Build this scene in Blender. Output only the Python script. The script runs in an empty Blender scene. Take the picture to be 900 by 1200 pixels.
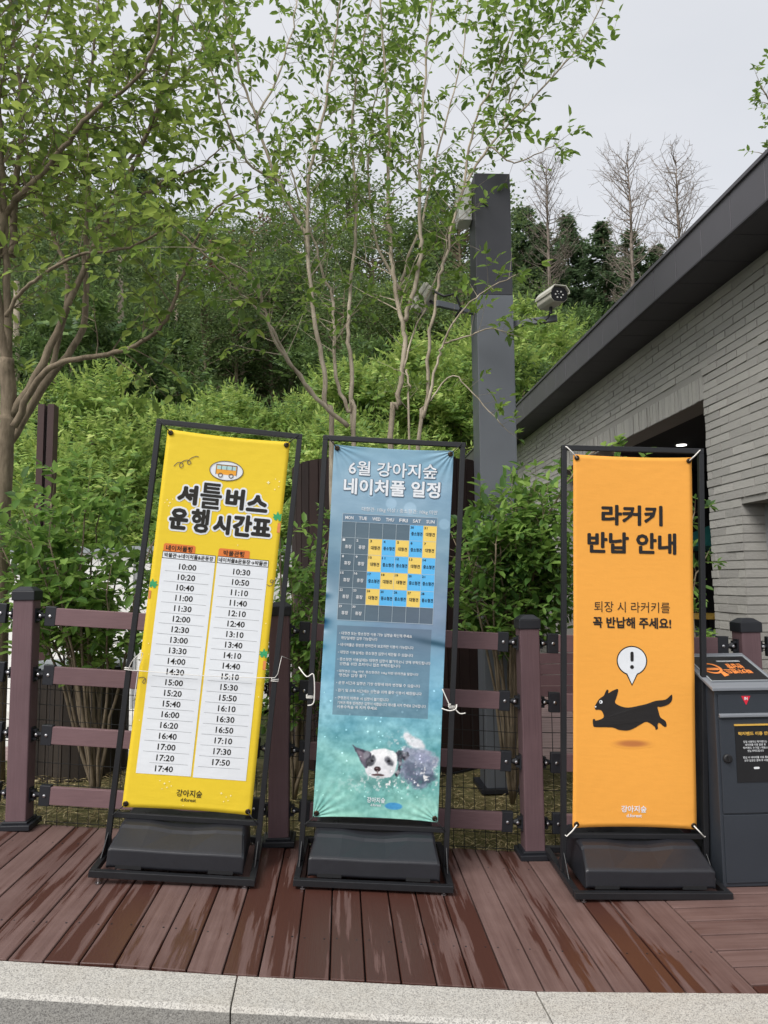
import bpy, bmesh, math, random
import numpy as np
from mathutils import Vector, Matrix, Euler

# ------------------------------------------------------------------ camera, world, sun, exposure
random.seed(7)
RNG = np.random.default_rng(11)
SC = bpy.context.scene
COL = SC.collection
F = 867.0                       # focal length in pixels of a 900 x 1200 picture
EYE = Vector((0, 0, 1.43))
cam_d = bpy.data.cameras.new('camera')
cam_d.sensor_fit = 'VERTICAL'
cam_d.sensor_height = 24.0
cam_d.lens = 24.0 * F / 1200.0
cam_d.clip_start = 0.05
cam_d.clip_end = 2000
cam = bpy.data.objects.new('camera', cam_d)
COL.objects.link(cam)
CR = Matrix.Rotation(-math.radians(3.3), 3, 'Z') @ Matrix.Rotation(math.pi / 2 + math.radians(5.34), 3, 'X') @ Matrix.Rotation(math.radians(-0.5), 3, 'Z')
cam.matrix_world = Matrix.Translation(EYE) @ CR.to_4x4()
SC.camera = cam


def ray(x, y):
    return CR @ Vector(((x - 450) / F, -(y - 600) / F, -1.0))


def at(x, y, Y):
    """the point of the plane at distance Y seen at photo position x, y (used to read real places off the photo)"""
    r = ray(x, y)
    return EYE + r * (Y / r.y)


SC.view_settings.view_transform = 'Standard'
SC.view_settings.look = 'None'
SC.view_settings.exposure = 0.78
SC.view_settings.gamma = 1.0
SC.cycles.use_denoising = True
SC.cycles.max_bounces = 6
SC.cycles.transparent_max_bounces = 8
SC.cycles.sample_clamp_indirect = 6

SUN_EL, SUN_ROT = math.radians(50), math.radians(222)
w = bpy.data.worlds.new('World')
SC.world = w
w.use_nodes = True
nt = w.node_tree
nt.nodes.clear()
N = nt.nodes.new
sky = N('ShaderNodeTexSky'); sky.sky_type = 'NISHITA'; sky.sun_disc = False
sky.sun_elevation = SUN_EL; sky.sun_rotation = SUN_ROT; sky.air_density = 1.0; sky.dust_density = 3.0
bg1 = N('ShaderNodeBackground'); bg1.inputs['Strength'].default_value = 0.05
hs = N('ShaderNodeHueSaturation'); hs.inputs['Saturation'].default_value = 0.45
nt.links.new(sky.outputs[0], hs.inputs['Color']); nt.links.new(hs.outputs[0], bg1.inputs['Color'])
# overcast layer: brighter towards the zenith, soft cloud structure
tc = N('ShaderNodeTexCoord'); sep = N('ShaderNodeSeparateXYZ'); nt.links.new(tc.outputs['Generated'], sep.inputs[0])
mr = N('ShaderNodeMapRange'); mr.inputs['From Min'].default_value = 0.0; mr.inputs['From Max'].default_value = 1.0
mr.inputs['To Min'].default_value = 0.26; mr.inputs['To Max'].default_value = 0.47
nt.links.new(sep.outputs['Z'], mr.inputs['Value'])
mp = N('ShaderNodeMapping'); mp.inputs['Scale'].default_value = (1.0, 1.0, 2.2); nt.links.new(tc.outputs['Generated'], mp.inputs[0])
nz = N('ShaderNodeTexNoise'); nz.inputs['Scale'].default_value = 2.3; nz.inputs['Detail'].default_value = 5; nt.links.new(mp.outputs[0], nz.inputs['Vector'])
cr = N('ShaderNodeValToRGB'); cr.color_ramp.elements[0].position = 0.25; cr.color_ramp.elements[0].color = (0.84, 0.85, 0.87, 1)
cr.color_ramp.elements[1].position = 0.75; cr.color_ramp.elements[1].color = (0.98, 0.97, 0.97, 1)
nt.links.new(nz.outputs['Fac'], cr.inputs[0])
bg2 = N('ShaderNodeBackground'); nt.links.new(cr.outputs[0], bg2.inputs['Color']); nt.links.new(mr.outputs[0], bg2.inputs['Strength'])
add = N('ShaderNodeAddShader'); nt.links.new(bg1.outputs[0], add.inputs[0]); nt.links.new(bg2.outputs[0], add.inputs[1])
out = N('ShaderNodeOutputWorld'); nt.links.new(add.outputs[0], out.inputs[0])

sl = bpy.data.lights.new('sun', 'SUN'); sl.energy = 1.5; sl.angle = math.radians(30); sl.color = (1.0, 0.97, 0.93)
so = bpy.data.objects.new('sun', sl); COL.objects.link(so)
sd = Vector((math.sin(SUN_ROT) * math.cos(SUN_EL), math.cos(SUN_ROT) * math.cos(SUN_EL), math.sin(SUN_EL)))
so.rotation_euler = sd.to_track_quat('Z', 'Y').to_euler()

# ------------------------------------------------------------------ helpers: colour, materials


def lin(c):
    r = []
    for v in c:
        v = v / 255.0
        r.append(v / 12.92 if v <= 0.04045 else ((v + 0.055) / 1.055) ** 2.4)
    return tuple(r) + (1.0,)


class NT:
    def __init__(s, name):
        s.m = bpy.data.materials.new(name); s.m.use_nodes = True
        s.t = s.m.node_tree; s.t.nodes.clear()
        s.out = s.t.nodes.new('ShaderNodeOutputMaterial')

    def n(s, typ, ins=None, **kw):
        nd = s.t.nodes.new('ShaderNode' + typ)
        for k, v in kw.items():
            setattr(nd, k, v)
        for k, v in (ins or {}).items():
            sk = nd.inputs[k]
            if isinstance(v, bpy.types.NodeSocket):
                s.t.links.new(v, sk)
            else:
                sk.default_value = v
        return nd

    def ramp(s, fac, stops):
        nd = s.t.nodes.new('ShaderNodeValToRGB')
        e = nd.color_ramp.elements
        while len(e) < len(stops):
            e.new(0.5)
        for i, (p, c) in enumerate(stops):
            e[i].position = p; e[i].color = c if len(c) == 4 else tuple(c) + (1,)
        s.t.links.new(fac, nd.inputs[0])
        return nd.outputs[0]

    def mix(s, fac, a, b, bt='MIX'):
        nd = s.t.nodes.new('ShaderNodeMix'); nd.data_type = 'RGBA'; nd.blend_type = bt
        for k, v in ((0, fac), (6, a), (7, b)):
            if isinstance(v, bpy.types.NodeSocket):
                s.t.links.new(v, nd.inputs[k])
            else:
                nd.inputs[k].default_value = v
        return nd.outputs[2]

    def math(s, op, a, b=0.0):
        nd = s.t.nodes.new('ShaderNodeMath'); nd.operation = op
        for k, v in ((0, a), (1, b)):
            if isinstance(v, bpy.types.NodeSocket):
                s.t.links.new(v, nd.inputs[k])
            else:
                nd.inputs[k].default_value = v
        return nd.outputs[0]

    def pos(s, scale=(1, 1, 1), obj=False):
        if obj:
            o = s.n('TexCoord').outputs['Object']
        else:
            o = s.n('NewGeometry').outputs['Position']
        return s.n('Mapping', {'Vector': o, 'Scale': scale}).outputs[0]

    def noise(s, vec, scale, detail=4, rough=0.55, w=None):
        d = {'Vector': vec, 'Scale': scale, 'Detail': detail, 'Roughness': rough}
        if w is not None:
            nd = s.n('TexNoise', None, noise_dimensions='4D')
            for k, v in d.items():
                if isinstance(v, bpy.types.NodeSocket):
                    s.t.links.new(v, nd.inputs[k])
                else:
                    nd.inputs[k].default_value = v
            s.t.links.new(w, nd.inputs['W'])
            return nd.outputs['Fac']
        return s.n('TexNoise', d).outputs['Fac']

    def bump(s, h, strength=0.3, dist=0.01):
        return s.n('Bump', {'Height': h, 'Strength': strength, 'Distance': dist}).outputs[0]

    def finish(s, color, rough=0.6, metal=0.0, normal=None, spec=0.5, **kw):
        d = {'Base Color': color, 'Roughness': rough, 'Metallic': metal, 'Specular IOR Level': spec}
        if normal is not None:
            d['Normal'] = normal
        for k, v in kw.items():
            d[k] = v
        b = s.n('BsdfPrincipled', d)
        s.t.links.new(b.outputs[0], s.out.inputs[0])
        return s.m


def plain(name, c, rough=0.55, metal=0.0, var=0.12, scale=30, bump=0.0, spec=0.5):
    t = NT(name); p = t.pos()
    f = t.noise(p, scale, 5)
    f2 = t.noise(p, scale * 0.13, 3)
    c = lin(c)
    a = tuple(v * (1 - var) for v in c[:3]) + (1,); b = tuple(min(1, v * (1 + var)) for v in c[:3]) + (1,)
    col = t.mix(t.math('MULTIPLY', t.math('ADD', f, f2), 0.5), a, b)
    nrm = t.bump(f, bump, 0.004) if bump else None
    r = t.math('ADD', t.math('MULTIPLY', f2, 0.2), rough - 0.1)
    return t.finish(col, r, metal, nrm, spec)


def print_mat(name, c, rough=0.62):
    """ink on woven banner cloth"""
    t = NT(name)
    p = t.pos(obj=True)
    wv = t.math('ADD', t.n('TexWave', {'Vector': p, 'Scale': 90.0, 'Distortion': 1.0, 'Detail': 1.0}, bands_direction='X').outputs['Fac'],
                t.n('TexWave', {'Vector': p, 'Scale': 90.0, 'Distortion': 1.0, 'Detail': 1.0}, bands_direction='Z').outputs['Fac'])
    f = t.noise(t.pos((1, 1, 3.0), True), 14, 6)
    g = t.noise(t.pos((30, 1, 2.0), True), 9, 3)
    c = lin(c)
    k = t.math('ADD', t.math('MULTIPLY', f, 0.14), t.math('MULTIPLY', g, 0.10))
    col = t.mix(k, c, (0.5 * c[0], 0.5 * c[1], 0.5 * c[2], 1))
    h = t.math('ADD', t.math('MULTIPLY', wv, 0.12), f)
    return t.finish(col, rough, 0, t.bump(h, 0.35, 0.003), 0.3)


def leaf_mat(name, cols, trans=0.45, rough=0.5):
    t = NT(name)
    r = t.n('NewGeometry').outputs['Random Per Island']
    n = t.noise(t.pos(), 1.1, 2)
    k = t.math('ADD', t.math('MULTIPLY', r, 0.75), t.math('MULTIPLY', t.math('SUBTRACT', n, 0.4), 0.9))
    cs = [lin(c) for c in cols]
    col = t.ramp(k, [(0.05 + 0.9 * i / (len(cs) - 1), c) for i, c in enumerate(cs)])
    b = t.n('BsdfPrincipled', {'Base Color': col, 'Roughness': rough, 'Specular IOR Level': 0.35})
    tc_ = t.mix(0.5, col, tuple(lin(cols[-1])), 'MIX')
    tr = t.n('BsdfTranslucent', {'Color': tc_})
    mx = t.n('MixShader', {0: trans}); t.t.links.new(b.outputs[0], mx.inputs[1]); t.t.links.new(tr.outputs[0], mx.inputs[2])
    t.t.links.new(mx.outputs[0], t.out.inputs[0])
    return t.m


M = {}
# painted steel, plastics
M['black_steel'] = plain('black_steel', (28, 29, 32), 0.42, 0.0, 0.25, 40, 0.15)
M['black_plastic'] = plain('black_plastic', (33, 34, 39), 0.42, 0.0, 0.22, 25, 0.25)
M['bracket'] = plain('bracket', (28, 30, 36), 0.5, 0.0, 0.2)
M['steel'] = plain('steel', (190, 190, 192), 0.3, 1.0, 0.1)
M['cord_white'] = plain('cord_white', (225, 222, 215), 0.6)
M['cord_black'] = plain('cord_black', (25, 25, 27), 0.6)
M['eyelet'] = plain('eyelet', (70, 60, 48), 0.35, 0.9)
M['kiosk'] = plain('kiosk', (48, 53, 60), 0.42, 0.0, 0.12, 60, 0.08)
M['kiosk_lid'] = plain('kiosk_lid', (122, 126, 132), 0.38, 0.0, 0.1)
M['kiosk_print'] = plain('kiosk_print', (30, 30, 32), 0.35)
M['pillar_dark'] = plain('pillar_dark', (46, 47, 52), 0.5, 0, 0.15, 12)
M['pillar_light'] = plain('pillar_light', (94, 98, 104), 0.42, 0, 0.15, 9)
M['pale_metal'] = plain('pale_metal', (206, 206, 202), 0.45)
M['cctv'] = plain('cctv', (190, 188, 176), 0.4)
M['cctv_face'] = plain('cctv_face', (24, 24, 26), 0.2)
M['wire'] = plain('wire', (28, 29, 31), 0.5)
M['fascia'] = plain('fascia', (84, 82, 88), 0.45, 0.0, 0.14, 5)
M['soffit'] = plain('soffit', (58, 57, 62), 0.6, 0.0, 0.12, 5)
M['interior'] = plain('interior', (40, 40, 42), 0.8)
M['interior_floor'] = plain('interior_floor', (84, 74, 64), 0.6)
M['window_frame'] = plain('window_frame', (150, 152, 154), 0.4)
M['teal'] = plain('teal', (30, 110, 105), 0.7)
M['mustard'] = plain('mustard', (150, 120, 45), 0.6)
M['chair'] = plain('chair', (70, 78, 88), 0.5)
M['white_wall'] = plain('white_wall', (225, 225, 222), 0.8, 0, 0.05, 3)
M['asphalt'] = plain('asphalt', (92, 92, 92), 0.9, 0, 0.25, 60, 0.5)
M['rust_post'] = plain('rust_post', (66, 42, 40), 0.5, 0, 0.25, 8)
M['grey_top'] = plain('grey_top', (150, 156, 160), 0.4)
M['led'] = plain('led', (200, 200, 195), 0.2)


def wood_mat(name, base, dark, rough=0.62, axis='X'):
    """composite plank: brushed grain along one axis"""
    t = NT(name)
    sc = {'X': (2.0, 60, 60), 'Y': (60, 2.0, 60), 'Z': (60, 60, 2.0)}[axis]
    oi = t.n('ObjectInfo').outputs['Random']
    g = t.noise(t.pos(sc), 3.0, 4, 0.6, w=t.math('MULTIPLY', oi, 20.0))
    l = t.noise(t.pos(), 4.0, 4)
    k = t.math('ADD', t.math('MULTIPLY', g, 0.55), t.math('MULTIPLY', l, 0.45))
    k = t.math('ADD', k, t.math('MULTIPLY', t.math('SUBTRACT', oi, 0.5), 0.25))
    col = t.ramp(k, [(0.2, lin(dark)), (0.75, lin(base))])
    return t.finish(col, rough, 0, t.bump(g, 0.25, 0.002), 0.35)


M['rail'] = wood_mat('rail', (122, 96, 99), (96, 74, 77), axis='X')
M['post'] = wood_mat('post', (116, 92, 96), (88, 68, 72), axis='Z')
M['plank_dark'] = wood_mat('plank_dark', (62, 44, 41), (34, 25, 25), 0.7, 'Z')
M['slat_dark'] = wood_mat('slat_dark', (72, 64, 58), (46, 41, 38), 0.7, 'Z')


def deck_mat(name, along='Y'):
    t = NT(name)
    oi = t.n('ObjectInfo').outputs['Random']
    w4 = t.math('MULTIPLY', oi, 37.0)
    sc = (55, 2.4, 1) if along == 'Y' else (2.4, 55, 1)
    sc2 = (240, 1.5, 1) if along == 'Y' else (1.5, 240, 1)
    sc3 = (24, 1.0, 1) if along == 'Y' else (1.0, 24, 1)
    grain = t.noise(t.pos(sc), 1.0, 5, 0.6, w=w4)
    fine = t.noise(t.pos(sc2), 1.0, 2, 0.5, w=w4)
    blot = t.noise(t.pos(), 5.0, 5, 0.6)
    dry = t.ramp(t.math('ADD', t.math('MULTIPLY', grain, 0.6), t.math('MULTIPLY', blot, 0.4)),
                 [(0.3, lin((88, 66, 61))), (0.5, lin((106, 84, 79))), (0.72, lin((124, 101, 96)))])
    dry = t.mix(t.math('MULTIPLY', t.math('SUBTRACT', oi, 0.35), 0.8), dry, lin((84, 62, 58)))
    dry = t.mix(t.math('MULTIPLY', fine, 0.35), dry, lin((80, 60, 58)))
    wetc = t.mix(t.math('MULTIPLY', fine, 0.4), lin((74, 46, 39)), lin((54, 33, 28)))
    # streaks of rain water drying along the boards
    st = t.noise(t.pos(sc3), 1.0, 5, 0.62, w=w4)
    big = t.noise(t.pos((1.0, 0.8, 1)), 1.35, 2, 0.5)
    # more water in the middle of the deck where it ran off the stands
    geo = t.n('NewGeometry').outputs['Position']
    sx = t.n('SeparateXYZ', {0: geo})
    dx = t.math('ABSOLUTE', t.math('SUBTRACT', sx.outputs['X'], 0.02))
    near = t.n('MapRange', {'Value': dx, 'From Min': 0.15, 'From Max': 1.1, 'To Min': 0.10, 'To Max': -0.02}).outputs[0]
    k = t.math('ADD', t.math('ADD', t.math('MULTIPLY', st, 0.75), t.math('MULTIPLY', big, 0.5)), near)
    k = t.math('ADD', k, t.math('MULTIPLY', t.math('SUBTRACT', oi, 0.5), 0.16 if along == 'Y' else 0.75))
    if along == 'X': k = t.math('ADD', k, 0.08)
    wet = t.n('MapRange', {'Value': k, 'From Min': 0.685, 'From Max': 0.705}).outputs[0]
    damp = t.n('MapRange', {'Value': k, 'From Min': 0.60, 'From Max': 0.70, 'To Max': 0.35}).outputs[0]
    col = t.mix(damp, dry, wetc)
    col = t.mix(wet, col, wetc)
    spots = t.n('TexVoronoi', {'Vector': t.pos(), 'Scale': 9.0}, feature='F1').outputs['Distance']
    sp = t.n('MapRange', {'Value': spots, 'From Min': 0.03, 'From Max': 0.06, 'To Min': 0.5, 'To Max': 0.0}).outputs[0]
    col = t.mix(sp, col, lin((70, 48, 44)))
    rough = t.n('MapRange', {'Value': wet, 'To Min': 0.75, 'To Max': 0.38}).outputs[0]
    return t.finish(col, rough, 0, t.bump(t.math('ADD', grain, t.math('MULTIPLY', fine, 0.8)), 0.35, 0.002), 0.28)


M['deck'] = deck_mat('deck', 'Y')
M['deck_x'] = deck_mat('deck_x', 'X')


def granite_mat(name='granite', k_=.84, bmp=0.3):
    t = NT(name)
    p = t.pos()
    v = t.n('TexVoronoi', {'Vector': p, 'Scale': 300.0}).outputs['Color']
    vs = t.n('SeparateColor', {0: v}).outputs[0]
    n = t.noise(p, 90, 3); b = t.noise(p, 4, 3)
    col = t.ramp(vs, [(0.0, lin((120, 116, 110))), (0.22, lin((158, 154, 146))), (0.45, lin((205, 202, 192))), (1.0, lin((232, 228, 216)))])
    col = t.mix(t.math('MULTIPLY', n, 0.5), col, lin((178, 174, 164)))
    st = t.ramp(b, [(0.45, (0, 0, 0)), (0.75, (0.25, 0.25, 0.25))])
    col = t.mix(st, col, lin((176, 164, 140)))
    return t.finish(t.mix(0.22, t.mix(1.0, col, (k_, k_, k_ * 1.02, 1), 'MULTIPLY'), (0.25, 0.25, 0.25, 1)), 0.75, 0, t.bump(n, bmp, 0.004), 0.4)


M['granite'] = granite_mat()
M['granite_rough_shaded'] = granite_mat('granite_rough_shaded', .50, 0.8)  # rougher bump; darker tone paints the upright front's shade into the colour


def brick_mat():
    t = NT('brick')
    r = t.n('NewGeometry').outputs['Random Per Island']
    oi = t.n('ObjectInfo').outputs['Random']
    q = t.math('FRACT', t.math('ADD', r, oi))
    p = t.pos()
    n = t.noise(p, 35, 6, 0.65); l = t.noise(p, 1.2, 3)
    k = t.math('ADD', t.math('MULTIPLY', q, 0.55), t.math('MULTIPLY', n, 0.45))
    col = t.ramp(k, [(0.1, lin((158, 156, 152))), (0.5, lin((168, 166, 161))), (0.9, lin((179, 177, 171)))])
    col = t.mix(t.math('MULTIPLY', l, 0.25), col, lin((140, 138, 133)))
    return t.finish(col, 0.85, 0, t.bump(n, 0.7, 0.006), 0.3)


M['brick'] = brick_mat()
M['mortar'] = plain('mortar', (150, 148, 143), 0.95, 0, 0.15, 40, 0.3)


def bark_mat(name, a, b, sc=(14, 14, 3)):
    t = NT(name)
    n = t.noise(t.pos(sc), 3.0, 6, 0.65); l = t.noise(t.pos(), 5, 4, 0.6)
    k = t.math('ADD', t.math('MULTIPLY', n, 0.5), t.math('MULTIPLY', l, 0.5))
    col = t.ramp(k, [(0.32, lin(a)), (0.66, lin(b))])
    return t.finish(col, 0.85, 0, t.bump(n, 0.6, 0.01), 0.25)


M['bark_pale'] = bark_mat('bark_pale', (122, 110, 94), (196, 184, 164))
M['bark_brown'] = bark_mat('bark_brown', (82, 72, 58), (146, 132, 112))
M['bark_dark'] = bark_mat('bark_dark', (50, 44, 38), (104, 96, 86), (6, 6, 1))
M['bark_bare'] = bark_mat('bark_bare', (104, 94, 86), (156, 144, 134), (6, 6, 1))
M['leaf_left'] = leaf_mat('leaf_left', [(42, 66, 36), (74, 104, 48), (112, 142, 64), (170, 186, 94)], .5)
M['leaf_mid'] = leaf_mat('leaf_mid', [(60, 88, 44), (88, 120, 54), (118, 150, 66), (150, 174, 82)], .5)
M['leaf_shrub'] = leaf_mat('leaf_shrub', [(56, 88, 46), (84, 122, 58), (118, 156, 74), (158, 188, 98)], .5)
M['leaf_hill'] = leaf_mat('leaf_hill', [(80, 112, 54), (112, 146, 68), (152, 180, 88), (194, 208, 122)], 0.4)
M['leaf_hill_dark'] = leaf_mat('leaf_hill_dark', [(54, 80, 46), (78, 106, 58), (104, 132, 72), (134, 158, 92)], 0.35)  # darker greens for part of the hillside shrubs
M['leaf_wood'] = leaf_mat('leaf_wood', [(50, 70, 44), (76, 100, 58), (104, 128, 74), (136, 154, 96)], 0.4)
M['needle'] = leaf_mat('needle', [(62, 84, 60), (80, 104, 74), (98, 122, 86), (120, 142, 100)], 0.35)
M['leaf_dead'] = leaf_mat('leaf_dead', [(86, 58, 46), (116, 80, 62), (140, 104, 82)], 0.2)
M['straw'] = leaf_mat('straw', [(92, 80, 56), (140, 124, 88), (176, 160, 118), (196, 184, 146)], 0.1)
t = NT('soil'); p = t.pos(); n = t.noise(p, 18, 6, 0.7); n2 = t.noise(p, 1.3, 4)
M['soil'] = t.finish(t.mix(t.math('MULTIPLY', n2, 0.8), t.ramp(n, [(0.3, lin((72, 62, 44))), (0.7, lin((136, 124, 90)))]), lin((84, 92, 56))), 0.95, 0, t.bump(n, 0.8, 0.02), 0.1)
t = NT('hill_ground'); p = t.pos(); n = t.noise(p, 2.2, 7, 0.7)
M['hill_ground'] = t.finish(t.ramp(n, [(0.3, lin((40, 42, 28))), (0.55, lin((62, 68, 42))), (0.75, lin((86, 84, 56)))]), 0.95, 0, t.bump(n, 1.0, 0.1), 0.1)
t = NT('plaza'); p = t.pos(); n = t.noise(p, 3.0, 5)
M['plaza'] = t.finish(t.ramp(n, [(0.3, lin((176, 174, 168))), (0.7, lin((206, 204, 198)))]), 0.85)
t = NT('far_deck'); p = t.pos((1, 1 / 0.127, 1)); sy = t.n('SeparateXYZ', {0: p}).outputs['Y']
fr = t.math('FRACT', sy); gap = t.math('LESS_THAN', fr, 0.06)
n = t.noise(t.pos((2, 40, 1)), 2.0, 4)
M['far_deck'] = t.finish(t.mix(gap, t.ramp(n, [(0.3, lin((124, 102, 98))), (0.7, lin((168, 146, 142)))]), lin((40, 30, 28))), 0.6)
t = NT('glass'); M['glass'] = t.finish(lin((40, 46, 50)), 0.06, 0, None, 0.8)
t = NT('lamp_glow')
e = t.n('Emission', {'Color': (1, 0.97, 0.9, 1), 'Strength': 2.2}); t.t.links.new(e.outputs[0], t.out.inputs[0]); M['lamp_glow'] = t.m
for k, c in dict(yellow=(238, 206, 52), ink=(40, 38, 34), white=(232, 236, 240), rule=(150, 152, 155), tag=(228, 128, 62),
                 palm=(62, 166, 108), trunkp=(224, 140, 84), bus=(240, 168, 58), busglass=(176, 214, 214), wheel=(100, 92, 84),
                 orange=(246, 172, 74), ink3=(38, 36, 36), shade3=(196, 128, 62), calgrey=(92, 106, 116), calyel=(240, 208, 108),
                 calblue=(96, 186, 240), calline=(184, 198, 206), notes=(98, 120, 136), ink2=(24, 34, 48), blueblob=(60, 160, 220),
                 head2=(96, 124, 146), shadow2=(92, 110, 128), red=(214, 40, 62), gold=(214, 170, 78), lidtext=(232, 138, 70), textwhite=(225, 228, 230),
                 sparkle=(255, 246, 190)).items():
    M['p_' + k] = print_mat('print_' + k, c)

# ------------------------------------------------------------------ helpers: objects and meshes


def link(name, data, parent=None, loc=(0, 0, 0), rot=(0, 0, 0)):
    o = bpy.data.objects.new(name, data)
    o.location = loc; o.rotation_euler = rot
    COL.objects.link(o)
    if parent is not None:
        o.parent = parent
    return o


def tag(o, label=None, cat=None, group=None, kind=None):
    if label: o['label'] = label
    if cat: o['category'] = cat
    if group: o['group'] = group
    if kind: o['kind'] = kind
    return o


def thing(name, label, cat, loc=(0, 0, 0), rot=(0, 0, 0), group=None):
    return tag(link(name, None, None, loc, rot), label, cat, group)


class MB:
    """collects shapes into one mesh"""
    def __init__(s): s.v = []; s.f = []

    def add(s, vs, fs):
        b = len(s.v); s.v.extend([tuple(p) for p in vs]); s.f.extend([tuple(i + b for i in f) for f in fs]); return s

    def box(s, c, d, rot=None):
        hx, hy, hz = d[0] / 2, d[1] / 2, d[2] / 2
        vs = [Vector((x, y, z)) for x in (-hx, hx) for y in (-hy, hy) for z in (-hz, hz)]
        if rot is not None:
            R_ = rot if isinstance(rot, Matrix) else Euler(rot).to_matrix()
            vs = [R_ @ p for p in vs]
        c = Vector(c)
        return s.add([c + p for p in vs], [(0, 1, 3, 2), (4, 6, 7, 5), (0, 4, 5, 1), (2, 3, 7, 6), (0, 2, 6, 4), (1, 5, 7, 3)])

    def bar(s, a, b, wdt, h=None):
        """square bar from a to b"""
        a, b = Vector(a), Vector(b); d = b - a
        q = d.to_track_quat('Z', 'Y').to_matrix()
        return s.box((a + b) / 2, (wdt, h or wdt, d.length), q)

    def tube(s, pts, rad, n=8, cap=True):
        pts = [Vector(p) for p in pts]
        if not hasattr(rad, '__len__'): rad = [rad] * len(pts)
        b = len(s.v); up = Vector((0.13, 0.31, 0.94))
        for i, p in enumerate(pts):
            tg = (pts[min(i + 1, len(pts) - 1)] - pts[max(i - 1, 0)])
            if tg.length < 1e-9: tg = Vector((0, 0, 1))
            tg.normalize()
            x = tg.cross(up)
            if x.length < 0.05: x = tg.cross(Vector((1, 0, 0)))
            x.normalize(); y = tg.cross(x)
            for k in range(n):
                a = 2 * math.pi * k / n
                s.v.append(tuple(p + (x * math.cos(a) + y * math.sin(a)) * rad[i]))
        for i in range(len(pts) - 1):
            for k in range(n):
                k2 = (k + 1) % n
                s.f.append((b + i * n + k, b + i * n + k2, b + (i + 1) * n + k2, b + (i + 1) * n + k))
        if cap:
            s.f.append(tuple(b + k for k in range(n))[::-1]); s.f.append(tuple(b + (len(pts) - 1) * n + k for k in range(n)))
        return s

    def lathe(s, c, prof, n=24, axis=2):
        b = len(s.v); c = Vector(c)
        for r, z in prof:
            for k in range(n):
                a = 2 * math.pi * k / n
                p = [r * math.cos(a), r * math.sin(a), z]
                if axis == 1: p = [p[0], z, p[1]]
                if axis == 0: p = [z, p[0], p[1]]
                s.v.append(tuple(c + Vector(p)))
        for i in range(len(prof) - 1):
            for k in range(n):
                k2 = (k + 1) % n
                s.f.append((b + i * n + k, b + i * n + k2, b + (i + 1) * n + k2, b + (i + 1) * n + k))
        s.f.append(tuple(b + k for k in range(n))[::-1]); s.f.append(tuple(b + (len(prof) - 1) * n + k for k in range(n)))
        return s

    def prism(s, poly, a, b_, axis=1):
        """poly in the two other axes, extruded along axis from a to b_"""
        n = len(poly); b = len(s.v)
        for t_ in (a, b_):
            for (u, v) in poly:
                s.v.append({0: (t_, u, v), 1: (u, t_, v), 2: (u, v, t_)}[axis])
        s.f.append(tuple(b + k for k in range(n))); s.f.append(tuple(b + n + k for k in range(n))[::-1])
        for k in range(n):
            k2 = (k + 1) % n
            s.f.append((b + k, b + k2, b + n + k2, b + n + k))
        return s

    def mesh(s, name, mat, smooth=False, org=(0, 0, 0), fix=True):
        me = bpy.data.meshes.new(name)
        o = Vector(org)
        me.from_pydata([tuple(Vector(p) - o) for p in s.v], [], s.f)
        if mat: me.materials.append(mat)
        if fix:
            bm = bmesh.new(); bm.from_mesh(me); bmesh.ops.recalc_face_normals(bm, faces=bm.faces); bm.to_mesh(me); bm.free()
        if smooth:
            me.shade_smooth()
        me.update()
        return me

    def build(s, name, mat, parent=None, loc=(0, 0, 0), rot=(0, 0, 0), smooth=False, bevel=0, kind=None, org=(0, 0, 0), fix=True, seg=2):
        o = link(name, s.mesh(name, mat, smooth, org, fix), parent, loc, rot)
        if bevel:
            md = o.modifiers.new('bevel', 'BEVEL'); md.width = bevel; md.segments = seg; md.limit_method = 'ANGLE'; md.angle_limit = math.radians(40)
        if kind: o['kind'] = kind
        return o


def mesh_np(name, V, quads, mat):
    V = np.ascontiguousarray(V, dtype=np.float32).reshape(-1, 3); q = np.ascontiguousarray(quads, dtype=np.int32)
    k = q.shape[1]
    me = bpy.data.meshes.new(name)
    me.vertices.add(len(V)); me.vertices.foreach_set('co', V.ravel())
    me.loops.add(q.size); me.loops.foreach_set('vertex_index', q.ravel())
    me.polygons.add(len(q)); me.polygons.foreach_set('loop_start', np.arange(0, q.size, k, dtype=np.int32))
    me.update(calc_edges=True)
    if mat: me.materials.append(mat)
    return me


def unit(a):
    return a / np.maximum(np.linalg.norm(a, axis=-1, keepdims=True), 1e-9)


def leaves(name, P, D, Nn, L, W, mat, fold=0.18, droop=0.12, simple=False):
    """pointed oval leaves folded along the midrib; one island each"""
    P, D, Nn = np.asarray(P), unit(np.asarray(D)), np.asarray(Nn)
    S = unit(np.cross(D, Nn)); U = unit(np.cross(S, D))
    L = np.asarray(L)[:, None]; W = np.asarray(W)[:, None]
    n = len(P)
    if simple:
        V = np.stack([P, P + D * L * .45 + S * W * .5, P + D * L - U * L * droop, P + D * L * .45 - S * W * .5], 1)
        q = np.arange(n)[:, None] * 4 + np.arange(4)[None]
        return mesh_np(name, V, q, mat)
    V = np.stack([P, P + D * L * .28 + S * W * .42 + U * W * fold, P + D * L * .68 + S * W * .40 + U * W * fold - U * L * droop * .5, P + D * L - U * L * droop,
                  P + D * L * .68 - S * W * .40 + U * W * fold - U * L * droop * .5, P + D * L * .28 - S * W * .42 + U * W * fold], 1)
    b = np.arange(n)[:, None] * 6
    q = np.concatenate([b + np.array([[0, 1, 2, 3]]), b + np.array([[0, 3, 4, 5]])], 0)
    return mesh_np(name, V, q, mat)


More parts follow.
